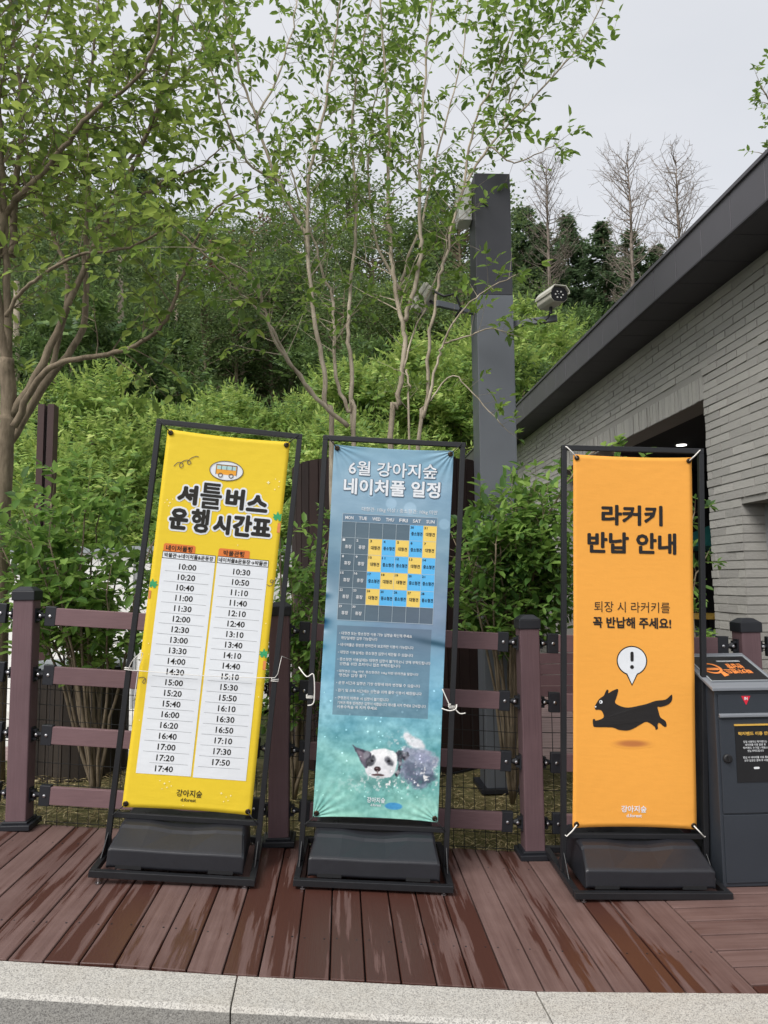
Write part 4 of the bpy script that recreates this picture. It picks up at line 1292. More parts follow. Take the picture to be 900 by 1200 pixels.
ca = at(652, 374, 5.05)
am = MB(); pr_ = at(600, 377, 5.20)
arm = MB().bar((.13, -.02, pr_.z - PO[2]), (ca.x - PO[0] + .03, ca.y + .08 - PO[1], pr_.z + .005 - PO[2]), .034, .045)
arm.build('arm', M['pillar_light'], pil, bevel=.003)
cctv((at(654, 356, 4.95).x, 4.95, pr_.z + .105), (math.radians(3), 0, math.radians(12)), 'white housed security camera on the arm right of the pillar', .84)
mb = MB(); q0 = Vector((ca.x - PO[0], ca.y + .05 - PO[1], pr_.z + .02 - PO[2]))
mb.tube([q0 + Vector((-.02, 0, .04)), q0 + Vector((-.05, -.02, -.03)), q0 + Vector((-.09, -.01, -.07)), q0 + Vector((-.15, .0, -.03))], .007, 6)
mb.build('cable', M['cord_black'], pil, smooth=True)
pl_ = at(540, 366, 5.28)
MB().bar((-.13, -.02, pl_.z - PO[2]), (at(512, 368, 5.1).x - PO[0], -.18, pl_.z - PO[2]), .034, .045).build('arm', M['pillar_light'], pil, bevel=.003)
cl = at(500, 358, 5.0)
cctv(at(490, 362, 5.5), Vector((.50, -.30, .70)).to_track_quat('Y', 'Z').to_euler(), 'white housed security camera left of the pillar tilted steeply down', .82)
mb = MB(); q0 = cl - Vector(PO)
mb.tube([q0 + Vector((.06, 0, .10)), q0 + Vector((.12, -.02, .06)), q0 + Vector((.20, -.02, .08)), q0 + Vector((.24, -.01, -.02)), q0 + Vector((.20, 0, -.08))], .009, 6)
mb.build('cable', M['cord_black'], pil, smooth=True)

# ------------------------------------------------------------------ building on the right
XW, XF = 3.0, 2.632
ZS, ZT = 3.73, 4.033
bld = thing('brick_building', 'low grey brick building with charcoal metal roof edge on the right', 'building', (XW, 5.0, -.12))
BO = (XW, 5.0, -.12)
OY0, OY1, OZ = 5.85, 9.9, 2.906     # big opening
NY0, NY1, NZ = 4.2, 5.37, 1.985     # recessed window
YE, YN = 16.2, 3.3
wall_mb = MB()
TH = .25


def wbox(y0, y1, z0, z1, x0=XW + .003, x1=XW + TH):
    wall_mb.box(((x0 + x1) / 2, (y0 + y1) / 2, (z0 + z1) / 2), (x1 - x0, y1 - y0, z1 - z0))


wbox(YN, NY0, -.12, ZS); wbox(NY0, NY1, NZ, ZS); wbox(NY1, OY0, -.12, ZS); wbox(OY0, OY1, OZ, ZS); wbox(OY1, YE, -.12, ZS)
wall_mb.box((XW + 3, YE - .1, 1.8), (5.5, .2, 3.86))
wall = wall_mb.build('wall', M['mortar'], bld, org=BO)
# bricks
BH, BL, J = .0567, .284, .010
bl = []


def inside(y0, y1, z0, z1):
    """clip a brick run against the two openings"""
    segs = [(y0, y1)]
    for (a, b, top) in ((OY0, OY1, OZ + .21), (NY0, NY1, NZ + .0)):
        if z0 + .01 < top:
            ns = []
            for (p_, q_) in segs:
                if q_ <= a or p_ >= b: ns.append((p_, q_)); continue
                if p_ < a: ns.append((p_, a - .001))
                if q_ > b: ns.append((b + .001, q_))
            segs = ns
    return [s_ for s_ in segs if s_[1] - s_[0] > .03]


z = -.10; row = 0
while z + BH < ZS:
    y = YN - (BL / 2 if row % 2 else 0) - random.uniform(0, .05)
    while y < YE:
        l = BL + random.uniform(-.004, .004)
        for (p_, q_) in inside(max(y, YN), min(y + l, YE), z, z + BH):
            bl.append((p_, q_ - .001, z, z + BH))
        y += l + J
    z += BH + J; row += 1
y = OY0
while y < OY1 - .05:          # soldier course over the opening
    bl.append((y + .002, y + BH + .002, OZ + .004, OZ + .195)); y += BH + J
# bricks inside the recess
rec = []
z = -.10
while z + BH < NZ:
    rec.append((z, z + BH)); z += BH + J


def brick_vs(y0, y1, z0, z1, org):
    out_ = random.uniform(.001, .005) if random.random() < .82 else random.uniform(.006, .013)
    ti = random.uniform(-.0025, .0025); tj = random.uniform(-.0015, .0015)
    xo = XW - out_
    vs = [(xo - ti - tj, y0, z0), (xo + ti - tj, y1, z0), (xo + ti + tj, y1, z1 + tj * .5), (xo - ti + tj, y0, z1 - tj * .5),
          (XW + .03, y0, z0), (XW + .03, y1, z0), (XW + .03, y1, z1), (XW + .03, y0, z1)]
    return [(a - org[0], b - org[1], c_ - org[2]) for a, b, c_ in vs]


BF = [(0, 1, 2, 3), (0, 4, 5, 1), (1, 5, 6, 2), (2, 6, 7, 3), (3, 7, 4, 0)]


def vis(b):
    y = (b[0] + b[1]) / 2; zc = (b[2] + b[3]) / 2
    px_ = 400 + 867 * XW / y; py_ = 681 - 867 * (zc - 1.43) / y
    ok = px_ < 905 and 0 < py_ < 775 and not (645 < px_ < 830 and py_ > 535)
    return (0 if ok else 1, y)


bl.sort(key=vis)
shared = []
for b in bl[:300]:
    cy, cz = (b[0] + b[1]) / 2, (b[2] + b[3]) / 2
    key = None
    full = abs((b[1] - b[0]) - BL) < .012 and b[3] - b[2] < .1
    if full and len(shared) >= 14:
        me = random.choice(shared)
    else:
        me = bpy.data.meshes.new('brick')
        me.from_pydata(brick_vs(b[0], b[1], b[2], b[3], (XW, cy, cz)), [], BF); me.materials.append(M['brick'])
        if full: shared.append(me)
    link('brick', me, wall, (0, cy - BO[1], cz - BO[2]))
mb = MB()
for b in bl[300:]:
    mb.add(brick_vs(*b, BO), BF)
for (z0, z1) in rec:
    mb.add([(a - BO[0], b_ - BO[1], c_ - BO[2]) for a, b_, c_ in [(XW + .002, NY1 - .006, z0), (XW + .19, NY1 - .006, z0), (XW + .19, NY1 - .006, z1), (XW + .002, NY1 - .006, z1), (XW + .002, NY1 + .02, z0), (XW + .19, NY1 + .02, z0), (XW + .19, NY1 + .02, z1), (XW + .002, NY1 + .02, z1)]],
           [(3, 2, 1, 0), (0, 1, 5, 4), (2, 3, 7, 6)])
mb.build('brick', M['brick'], wall, kind='stuff', fix=False)
# recess lining and window
MB().box((XW + .10, (NY0 + NY1) / 2, NZ + .012), (.19, NY1 - NY0, .02)).build('recess_head', M['mortar'], bld, org=BO)
wf = MB()
xg = XW + .20
wf.box((xg, NY1 - .03, 1.0), (.05, .055, 1.97)).box((xg, NY0 + .03, 1.0), (.05, .055, 1.97)).box((xg, (NY0 + NY1) / 2, NZ - .03), (.05, NY1 - NY0 - .115, .055)).box((xg, (NY0 + NY1) / 2, .05), (.05, NY1 - NY0 - .115, .1)).box((xg, (NY0 + NY1) / 2, 1.0), (.045, .05, 1.8))
wfo = wf.build('window_frame', M['window_frame'], bld, org=BO, bevel=.003)
MB().box((xg + .01, (NY0 + NY1) / 2, 1.0), (.01, NY1 - NY0 - .1, 1.85)).build('window_pane', M['glass'], wfo, org=BO)
# roof edge panels
y = 3.6
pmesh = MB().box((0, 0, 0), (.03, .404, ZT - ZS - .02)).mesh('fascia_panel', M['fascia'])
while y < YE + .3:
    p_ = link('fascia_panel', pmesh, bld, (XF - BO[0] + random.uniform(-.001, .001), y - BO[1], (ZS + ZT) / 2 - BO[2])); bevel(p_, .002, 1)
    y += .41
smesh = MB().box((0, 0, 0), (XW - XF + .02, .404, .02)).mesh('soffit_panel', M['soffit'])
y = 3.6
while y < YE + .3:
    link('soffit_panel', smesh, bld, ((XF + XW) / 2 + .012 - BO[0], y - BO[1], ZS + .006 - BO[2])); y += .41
MB().box((XF + 3.5, 10.0, ZT - .006), (7.06, 13.2, .03)).build('roof', M['fascia'], bld, org=BO, bevel=.003)
MB().box((XF + .045, 10.0, (ZS + ZT) / 2), (.05, 13.0, ZT - ZS - .04)).build('roof_edge_backing', M['interior'], bld, org=BO)
MB().box((XF - .012, 10.0, ZS + .004), (.03, 13.2, .012)).build('drip_edge', M['soffit'], bld, org=BO)
# room behind the opening
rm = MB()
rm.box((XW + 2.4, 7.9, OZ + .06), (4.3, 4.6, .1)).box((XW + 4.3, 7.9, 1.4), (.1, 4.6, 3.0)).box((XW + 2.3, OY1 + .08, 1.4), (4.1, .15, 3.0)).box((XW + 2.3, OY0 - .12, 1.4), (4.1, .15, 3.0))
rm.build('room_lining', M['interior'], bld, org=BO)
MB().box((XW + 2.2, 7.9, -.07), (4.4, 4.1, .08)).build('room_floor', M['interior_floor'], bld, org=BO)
for yy in (6.8, 7.95, 9.1):
    lt = MB().lathe((3.79, yy, OZ + .008), [(.055, -.006), (.055, .004)], 20).build('ceiling_light', M['lamp_glow'], bld, org=BO)
# furniture glimpsed in the room
ps_ = at(812, 640, 8.6)
par = thing('parasol', 'teal parasol standing in the dark cafe opening', 'parasol', (ps_.x + .45, 8.6, -.03))
MB().lathe((0, 0, 0), [(.02, 0), (.02, 2.2)], 8).build('pole', M['bracket'], par)
MB().lathe((0, 0, 0), [(.9, 1.82), (.02, 2.18)], 8).build('canopy', M['teal'], par)
tb = at(817, 722, 8.0)
tbl = thing('cafe_table', 'round mustard coloured table inside the cafe opening', 'table', (tb.x + .1, 8.0, -.03))
MB().lathe((0, 0, 0), [(.33, tb.z + .01), (.33, tb.z + .05)], 24).build('table_top', M['mustard'], tbl)
MB().lathe((0, 0, 0), [(.22, 0), (.03, .03), (.03, tb.z)], 12).build('pedestal', M['bracket'], tbl)
chp = at(834, 735, 7.0)
chr_ = thing('cafe_chair', 'grey shell chair at the edge of the cafe opening', 'chair', (chp.x, 7.0, -.03))
MB().box((0, 0, .45), (.42, .42, .03)).build('seat', M['chair'], chr_, bevel=.01)
mbk = MB(); prof = []
for k in range(9):
    a = math.radians(-60 + 15 * k); mbk.v += [(.24 * math.sin(a), .22 * math.cos(a), .48), (.22 * math.sin(a), .23 * math.cos(a), .98 - .06 * abs(k - 4) / 4)]
for k in range(8): mbk.f.append((2 * k, 2 * k + 2, 2 * k + 3, 2 * k + 1))
o = mbk.build('backrest', M['chair'], chr_); md = o.modifiers.new('thickness', 'SOLIDIFY'); md.thickness = .015
for sx in (-.18, .18):
    for sy in (-.18, .18):
        MB().tube([(sx, sy, .44), (sx * 1.15, sy * 1.15, 0)], .012, 6).build('leg', M['bracket'], chr_)

# ------------------------------------------------------------------ things behind the fence
dc = at(456, 700, 6.42)
drum = thing('plank_enclosure', 'round dark brown vertical plank enclosure behind the blue banner', 'enclosure', (dc.x, 6.42, -.1))
Rr = .82
planks = 44
pmm = MB().box((0, -Rr, 1.25), (.108, .028, 2.50)).mesh('plank', M['plank_dark'])
for k in range(planks):
    a = 2 * math.pi * k / planks
    link('plank', pmm, drum, (0, 0, random.uniform(-.006, .006)), (0, 0, a))
MB().lathe((0, 0, 0), [(Rr - .03, 0), (Rr - .03, 2.44)], 44).build('inner_shell', M['interior'], drum)
MB().lathe((0, 0, 0), [(Rr + .03, 0.0), (Rr + .03, .09)], 44).build('base_ring', M['bracket'], drum)

tc_ = Vector((-1.99, 5.80, -.02))
tub = thing('slatted_planter', 'low round dark slatted tub with pale rim behind the left fence', 'planter', tc_)
smm = MB().box((0, -.36, .43), (.052, .02, .72)).mesh('slat', M['slat_dark'])
for k in range(40):
    link('slat', smm, tub, (0, 0, 0), (0, 0, 2 * math.pi * k / 40))
MB().lathe((0, 0, 0), [(.345, .03), (.345, .80)], 40).build('liner', M['interior'], tub)
MB().lathe((0, 0, 0), [(.35, 0), (.35, .07)], 40).build('plinth', M['bracket'], tub)
MB().lathe((0, 0, 0), [(.375, .79), (.385, .80), (.385, .84), (.37, .845)], 40).build('rim', M['bracket'], tub)
MB().lathe((0, 0, 0), [(.365, .846), (.36, .862), (.25, .868)], 40).build('top', M['grey_top'], tub, smooth=False)

rp = at(54, 560, 7.2)
rpo = thing('steel_post', 'dark red brown steel post rising behind the left shrub', 'post', (rp.x, 7.2, -.05))
MB().box((-.045, 0, 1.6), (.06, .12, 3.2)).build('flange', M['rust_post'], rpo)
MB().box((.045, 0, 1.6), (.06, .12, 3.2)).build('flange', M['rust_post'], rpo)
MB().box((0, .02, 1.6), (.026, .03, 3.19)).build('web', M['steel'], rpo)

ww = thing('white_wall', 'low white rendered wall glimpsed between the shrubs at left', 'wall', (-4.9, 9.3, -.1))
MB().box((0, 0, .95), (9.6, .25, 1.9)).build('panel', M['white_wall'], ww)
MB().box((0, 0, 1.94), (9.7, .35, .08)).build('coping', M['grey_top'], ww)
for x in (-3.6, -2.4, -1.2, 0, 1.2, 2.4, 3.6):
    MB().box((x, -.135, .9), (.05, .02, 1.75)).build('joint_strip', M['window_frame'], ww)

# brown plank riser beyond the gap at right
rs = thing('plank_riser', 'low brown horizontal plank wall behind the right fence gap', 'low wall', (2.9, 9.3, -.03))
for k in range(4):
    MB().box((0, 0, .07 + .135 * k), (3.0, .03, .128)).build('plank', M['rail'], rs, bevel=.003)

# ------------------------------------------------------------------ trees and shrubs


def resample(pts, step):
    pts = [Vector(p) for p in pts]
    out_ = [pts[0]]
    for a, b in zip(pts[:-1], pts[1:]):
        n_ = max(1, int((b - a).length / step))
        for k in range(1, n_ + 1): out_.append(a + (b - a) * k / n_)
    return out_


class Tree:
    def __init__(s, name, label, cat, base, bark, leafmat, leafL, leafW, group=None):
        s.root = thing(name, label, cat, base, group=group); s.o = Vector(base); s.bark = bark; s.lm = leafmat
        s.L, s.W = leafL, leafW; s.dens = 1.0
        s.tw = MB(); s.P = []; s.D = []; s.Nn = []
        s.first = True

    def limb(s, pts, r0, r1, t0=.3, step=.14, tw=.5, dens=1.0, nm=None, up=.3):
        pts = smooth3(pts, 5)
        # slight natural waviness
        m = len(pts)
        pts = [p + Vector((random.gauss(0, 1), random.gauss(0, 1), 0)) * .006 * (1 if 0 < i < m - 1 else 0) for i, p in enumerate(pts)]
        cum = [0]
        for a, b in zip(pts[:-1], pts[1:]): cum.append(cum[-1] + (b - a).length)
        L = cum[-1]
        rad = [r0 + (r1 - r0) * (c / L) ** .8 for c in cum]
        MB().tube([p - s.o for p in pts], rad, 9).build(nm or ('trunk' if s.first else 'branch'), s.bark, s.root, smooth=True)
        s.first = False
        d = t0 * L
        while d < L:
            k = max(i for i in range(m) if cum[i] <= d + 1e-6); k = min(k, m - 2)
            f = (d - cum[k]) / max(1e-6, cum[k + 1] - cum[k]); p = pts[k].lerp(pts[k + 1], f); tg = (pts[k + 1] - pts[k]).normalized()
            rel = d / L
            for _ in range(1 if random.random() < .5 else 2):
                s.twig(p, tg, tw * (1.1 - .55 * rel) * (1.0 if s.W > .04 else 1.0) * random.uniform(.55, 1.25), rad[k] * .35, dens, up, 0)
            d += step * random.uniform(.5, 1.15)
        s.twig(pts[-1], (pts[-1] - pts[-2]).normalized(), tw * .6, r1 * .8, dens, up, 0, straight=True)

    def twig(s, p, tg, L, r, dens, up, lvl, straight=False):
        r = max(.0016, min(r, .007))
        if straight: d = tg
        else:
            v = Vector((random.gauss(0, 1), random.gauss(0, 1), random.gauss(0, .6))); v = (v - tg * v.dot(tg)).normalized()
            d = (tg * .45 + v * .85 + Vector((0, 0, up))).normalized()
        n_ = max(3, int(L / .07)); q = p.copy(); path = [q.copy()]
        for i in range(n_):
            d = (d + Vector((random.gauss(0, .10), random.gauss(0, .10), random.gauss(.0, .07)))).normalized()
            q = q + d * (L / n_); path.append(q.copy())
            if i >= 1 or lvl > 0:
                if random.random() < dens * s.dens:
                    side = d.cross(Vector((0, 0, 1)));
                    if side.length < .1: side = Vector((1, 0, 0))
                    side.normalize()
                    if random.random() < .45: side = (side * .5 + d.cross(side) * .8).normalized()
                    for sg in (-1, 1):
                        if random.random() < .88:
                            s.P.append(tuple(q)); dd = (d * .45 + side * sg * .85 + Vector((random.gauss(0, .22), random.gauss(0, .22), random.gauss(-.08, .22)))).normalized()
                            s.D.append(tuple(dd)); s.Nn.append((random.gauss(0, .38), random.gauss(0, .38), 1.0))
            if lvl < 1 and i >= 1 and random.random() < .42:
                s.twig(q, d, L * random.uniform(.35, .6), r * .6, dens, up * .6, lvl + 1)
        s.P.append(tuple(q)); s.D.append(tuple(d)); s.Nn.append((random.gauss(0, .4), random.gauss(0, .4), 1.0))
        s.tw.tube([x - s.o for x in path], [r * (1 - .75 * i / n_) for i in range(n_ + 1)], 3, cap=False)

    def done(s, bounds=None):
        o_ = s.tw.build('twigs', s.bark, s.root, kind='stuff', fix=False)
        P = np.array(s.P) - np.array(s.o)[None]; n_ = len(P)
        sz = RNG.uniform(.45, 1.2, n_)
        me = leaves('foliage', P, np.array(s.D), np.array(s.Nn), s.L * sz, s.W * sz, s.lm)
        tag(link('foliage', me, s.root), kind='stuff')
        return n_


def PP(lst, Y, dy=0.0):
    """photo points of a limb at distance Y, leaning dy along its length"""
    n_ = len(lst)
    return [at(x, y, Y + dy * i / max(1, n_ - 1)) for i, (x, y) in enumerate(lst)]


# left tree
Y = 5.3
lt_base = at(6, 600, Y); lt_base.z = .0
T1 = Tree('deciduous_tree', 'large broad leaved tree with grey brown forked trunk at the left edge', 'tree', lt_base, M['bark_brown'], M['leaf_left'], .092, .048)
T1.dens = .8
T1.limb([lt_base] + PP([(6, 540), (10, 480), (8, 420)], Y), .070, .052, t0=.95, step=.5, tw=.3)
T1.limb(PP([(8, 425), (0, 370), (-6, 320), (4, 250), (-2, 130), (-8, 0), (-10, -80)], Y, -.3), .038, .012, .1, .13, .65)
T1.limb(PP([(14, 300), (18, 235), (24, 160), (25, 105), (20, 60), (12, 0), (8, -70)], Y, .3), .030, .008, .1, .12, .6)
T1.limb(PP([(25, 105), (40, 60), (50, 30), (66, -20)], Y + .2, .2), .014, .006, .1, .11, .55)
T1.limb(PP([(10, 430), (8, 330), (6, 260), (18, 235), (60, 192), (85, 160), (110, 130), (160, 92), (185, 40), (192, -20)], Y, -.6), .032, .008, .35, .11, .62)
T1.limb(PP([(12, 490), (50, 425), (90, 335), (120, 272), (136, 232), (160, 185), (182, 130), (200, 60), (215, -20)], Y, -.2), .032, .007, .35, .11, .65)
T1.limb(PP([(136, 235), (170, 226), (200, 210), (232, 196), (262, 172)], Y - .1, -.3), .012, .004, .1, .10, .45)
T1.limb(PP([(10, 520), (60, 440), (98, 385), (100, 300), (104, 240), (100, 160), (110, 60), (118, -20)], Y + .3, .7), .034, .008, .4, .12, .65)
T1.limb(PP([(16, 500), (40, 452), (66, 427), (110, 418), (150, 408), (186, 386), (204, 352), (222, 300), (248, 250), (280, 228)], Y - .2, -.5), .026, .005, .35, .10, .5)
T1.limb(PP([(40, 460), (64, 420), (80, 330), (60, 270), (40, 200), (70, 130), (90, 60), (80, -10)], Y + .5, .8), .025, .006, .3, .12, .6)
T1.limb(PP([(100, 240), (150, 190), (200, 110), (240, 50), (262, -20)], Y + .6, .5), .018, .005, .2, .11, .6)
T1.limb(PP([(8, 372), (22, 345), (46, 325), (90, 300), (150, 290), (200, 270), (240, 300), (270, 330)], Y - .5, -.4), .014, .004, .2, .11, .5)
T1.limb(PP([(5, 380), (-60, 300), (-110, 180), (-130, 60)], Y, .3), .04, .01, .3, .15, .6)
print('T1 leaves', T1.done())

# centre trees
b2_ = at(403, 560, 5.15); b2_.z = .0
T2 = Tree('deciduous_tree', 'slender pale multi stemmed tree rising behind the blue banner', 'tree', b2_, M['bark_pale'], M['leaf_mid'], .074, .034); T2.dens = .72
Y = 5.15
T2.limb([b2_ + Vector((-.05, 0, 0))] + PP([(389, 520), (382, 474), (378, 422), (370, 382), (362, 314), (360, 280), (350, 262), (325, 212), (300, 140), (281, 85), (266, 20), (256, -40)], Y, .2), .030, .006, .58, .11, .55)
T2.limb(PP([(361, 300), (361, 215), (370, 172), (385, 100), (395, 30), (408, -40)], Y + .1, -.3), .016, .005, .15, .10, .5)
T2.limb([b2_ + Vector((.05, 0, 0))] + PP([(414, 506), (410, 482), (392, 442), (391, 370), (388, 342), (380, 326), (366, 280), (350, 230), (335, 180)], Y, .5), .028, .006, .62, .12, .5)
T2.limb(PP([(414, 506), (412, 434), (408, 382), (411, 338), (418, 250), (412, 150), (425, 60), (440, -30)], Y + .05, .4), .018, .005, .45, .11, .5)
T2.limb(PP([(408, 500), (372, 466), (338, 422), (320, 386), (290, 350), (262, 330)], Y - .05, -.5), .018, .004, .5, .10, .45)
T2.limb(PP([(372, 468), (345, 432), (318, 392), (300, 330), (255, 300), (225, 290)], Y - .1, -.7), .014, .004, .5, .10, .45)
T2.limb(PP([(325, 212), (290, 190), (262, 130), (240, 60), (215, 10)], Y + .15, -.4), .010, .004, .1, .10, .5)
T2.limb(PP([(300, 140), (330, 80), (345, 20), (352, -40)], Y + .1, .3), .009, .004, .1, .10, .5)
print('T2 leaves', T2.done())
b3_ = at(478, 560, 5.2); b3_.z = .0
T3 = Tree('deciduous_tree', 'slender pale multi stemmed tree just left of the steel pillar', 'tree', b3_, M['bark_pale'], M['leaf_mid'], .074, .034); T3.dens = .8
Y = 5.2
T3.limb([b3_ + Vector((-.08, 0, 0))] + PP([(459, 512), (466, 474), (474, 410), (472, 378), (462, 330), (458, 282), (455, 240), (455, 150), (450, 60), (444, -40)], Y, .2), .034, .006, .55, .11, .52)
T3.limb(PP([(475, 376), (484, 338), (494, 290), (491, 250), (495, 150), (500, 50), (512, -40)], Y, -.2), .018, .005, .35, .10, .5)
T3.limb([b3_] + PP([(480, 518), (478, 442), (476, 420), (500, 350), (520, 300), (530, 250)], Y - .1, .3), .016, .004, .6, .12, .4)
T3.limb([b3_ + Vector((.05, 0, 0))] + PP([(492, 522), (500, 474), (502, 410), (510, 358), (516, 322), (524, 290), (538, 232), (560, 190), (590, 152), (632, 108), (680, 52), (704, 6), (712, -20)], Y, -.3), .024, .004, .62, .09, .42)
T3.limb(PP([(545, 220), (552, 160), (575, 100), (600, 40), (612, -30)], Y - .1, -.1), .010, .004, .15, .10, .42)
T3.limb(PP([(575, 172), (600, 190), (625, 182), (650, 170)], Y - .2, -.1), .007, .003, .2, .08, .30)
T3.limb(PP([(590, 152), (598, 110), (620, 70), (640, 30), (650, -10)], Y - .2, .2), .008, .003, .15, .09, .38)
T3.limb(PP([(496, 490), (512, 426), (520, 402), (540, 366), (570, 340), (605, 322)], Y - .25, -.2), .012, .003, .55, .08, .30)
T3.limb(PP([(520, 402), (545, 395), (575, 385), (600, 392)], Y - .3, -.1), .007, .003, .4, .08, .24)
T3.limb(PP([(470, 340), (440, 280), (432, 200), (440, 110), (462, 30)], Y + .2, .4), .012, .004, .3, .11, .5)
T3.limb(PP([(470, 330), (500, 240), (520, 150), (540, 80), (548, 0)], Y + .3, .4), .012, .004, .35, .11, .48)
T3.limb(PP([(505, 470), (530, 440), (560, 468), (590, 500)], Y - .3, -.1), .006, .003, .4, .10, .22)
print('T3 leaves', T3.done())


def shrub(name, label, base, stems, leafmat, L, W, group, dens=1.0, step=.10, tw=.4, r0=.014, t0=.35, cat='shrub'):
    t_ = Tree(name, label, cat, base, M['bark_brown'], leafmat, L, W, group)
    for st_ in stems:
        t_.limb([Vector(base)] + st_, r0, .004, t0, step, tw, dens, nm='stem', up=.15)
    return t_.done()


def shrub_stems(px, py, rx_, ry_, Y, n_, basept):
    o_ = []
    for k in range(n_):
        a = random.uniform(0, 6.28); q = math.sqrt(random.random())
        tx, ty = px + rx_ * q * math.cos(a), py + ry_ * q * math.sin(a)
        e1 = at(tx, ty, Y + random.uniform(-.35, .45))
        m1 = Vector(basept).lerp(e1, .5) + Vector((random.uniform(-.06, .06), random.uniform(-.06, .06), .12))
        o_.append([m1, e1])
    return o_


G = 'leafy shrubs in the bed behind the fence'
bs = at(112, 934, 4.95); bs.z = .06
shrub('leafy_shrub', 'dense leafy shrub with bare lower stems behind the left fence post', bs,
      [[at(95, 840, 4.95), at(85, 760, 4.9), at(70, 660, 4.9), at(60, 590, 4.9)], [at(112, 850, 4.95), at(98, 750, 5.0), at(110, 650, 5.0), at(120, 590, 4.9)], [at(130, 840, 4.95), at(150, 760, 4.9), at(160, 690, 4.8), at(185, 620, 4.8)],
       [at(120, 850, 5.0), at(90, 740, 5.1), at(40, 660, 5.1), at(5, 600, 5.1)]] + shrub_stems(85, 660, 110, 80, 4.9, 17, bs), M['leaf_shrub'], .090, .050, G, 1.0, .09, .34, t0=.55)
bs = at(345, 915, 4.9); bs.z = .05
shrub('leafy_shrub', 'leafy shrub filling the gap between the yellow and blue banners', bs, shrub_stems(345, 680, 45, 80, 4.8, 11, bs), M['leaf_shrub'], .076, .038, G, 1.0, .10, .36)
bs = at(600, 915, 4.75); bs.z = .03
shrub('leafy_shrub', 'arching leafy shrub between the blue banner and orange banner', bs, shrub_stems(602, 635, 60, 66, 4.75, 30, bs) + [[at(590, 800, 4.7), at(560, 700, 4.6), at(535, 640, 4.6)], [at(600, 800, 4.7), at(640, 620, 4.6), at(668, 560, 4.5), at(700, 528, 4.5), at(726, 534, 4.45)]], M['leaf_shrub'], .082, .042, G, 1.0, .075, .32, t0=.62)
bs = at(820, 900, 4.5); bs.z = 0
shrub('leafy_shrub', 'thin shrub sprig showing right of the orange banner', bs, [[at(812, 760, 4.5), at(806, 680, 4.5), at(814, 600, 4.5)], [at(815, 760, 4.5), at(812, 690, 4.5), at(826, 655, 4.5)]], M['leaf_shrub'], .06, .03, G, .8, .16, .14, t0=.6)
bs = at(235, 915, 5.3); bs.z = .05
shrub('leafy_shrub', 'leafy shrub mostly hidden behind the yellow banner', bs, shrub_stems(240, 690, 100, 90, 5.3, 12, bs), M['leaf_shrub'], .07, .035, G, 1.0, .12, .36)
# tree poking in at upper right
br = Vector((4.6, 8.4, 3.9))
bt = at(990, 640, 12.0); bt.z = 0
T4 = Tree('deciduous_tree', 'tree tip reaching in over the roof at the upper right edge', 'tree', bt, M['bark_brown'], M['leaf_mid'], .11, .055)
T4.limb([bt, at(985, 400, 12.0), at(965, 250, 12.0), at(935, 130, 12.0), at(915, 60, 12.0)], .12, .02, .5, .22, .9)
T4.limb([at(965, 250, 12.0), at(930, 200, 12.0), at(893, 180, 12.0)], .04, .01, .3, .16, .5)
T4.limb([at(950, 190, 12.0), at(915, 140, 12.0), at(890, 98, 12.0)], .03, .01, .3, .16, .45)
T4.done()

# ---- hillside shrubs: several meshes shared by many plants


def shrub_proto(seed, n_sprays, H_, R_):
    rg = np.random.default_rng(seed)
    P = []; D = []; Nn = []; L = []; W = []
    # lobes of the crown
    lobes = [(rg.uniform(-.75, .75) * R_, rg.uniform(-.75, .75) * R_, rg.uniform(.25, .8) * H_, rg.uniform(.24, .44) * R_) for _ in range(17)]
    for k in range(n_sprays):
        lx, ly, lz, lr = lobes[rg.integers(len(lobes))]
        d = rg.normal(0, 1, 3); d /= np.linalg.norm(d)
        if d[2] < -.3: d[2] *= -1
        r_ = lr * rg.uniform(.80, 1.04)
        c_ = np.array([lx, ly, lz]) + d * r_ * np.array([1, 1, .8])
        dirn = d * .9 + np.array([0, 0, .35]) + rg.normal(0, .25, 3); dirn /= np.linalg.norm(dirn)
        side = np.cross(dirn, [0, 0, 1.]); side /= (np.linalg.norm(side) + 1e-6)
        ln_ = rg.uniform(.16, .30)
        nl = 5
        for j in range(nl):
            b_ = c_ + dirn * ln_ * (j / nl)
            for sg in (-1, 1):
                P.append(b_); D.append(dirn * .55 + side * sg * .8 + rg.normal(0, .12, 3)); Nn.append(np.array([0, 0, .7]) + d * .9 + rg.normal(0, .3, 3)); l = .135 * (1 - .4 * j / nl) * rg.uniform(.8, 1.2); L.append(l); W.append(l * .50)
        P.append(c_ + dirn * ln_); D.append(dirn); Nn.append(rg.normal(0, 1, 3)); L.append(.12); W.append(.04)
    return np.array(P), np.array(D), np.array(Nn), np.array(L), np.array(W)


protos = []
for k in range(4):
    d_ = shrub_proto(50 + k, 980, 2.6, 1.7)
    for mt in ('leaf_hill', 'leaf_hill_dark'):
        protos.append((mt, leaves('foliage', *d_, M[mt], simple=True, droop=.2)))
stem_mb = MB()
for k in range(6):
    a = k * 1.05; stem_mb.tube([(0, 0, -.3), (.25 * math.cos(a), .25 * math.sin(a), .7), (.7 * math.cos(a), .7 * math.sin(a), 1.7)], [.04, .03, .012], 5)
stem_me = stem_mb.mesh('stem', M['bark_brown'])


def place_shrub(x, y, s_, mt, label, group, rz_=None, zoff=0):
    t_ = thing('hillside_shrub', label, 'shrub', (x, y, hill_z(x, y) - .3 + zoff), (0, 0, rz_ if rz_ is not None else random.uniform(0, 6.28)), group)
    t_.scale = (s_, s_, s_ * random.uniform(.85, 1.15))
    me = random.choice([m for q, m in protos if q == mt])
    tag(link('foliage', me, t_), kind='stuff'); link('stem', stem_me, t_)
    return t_


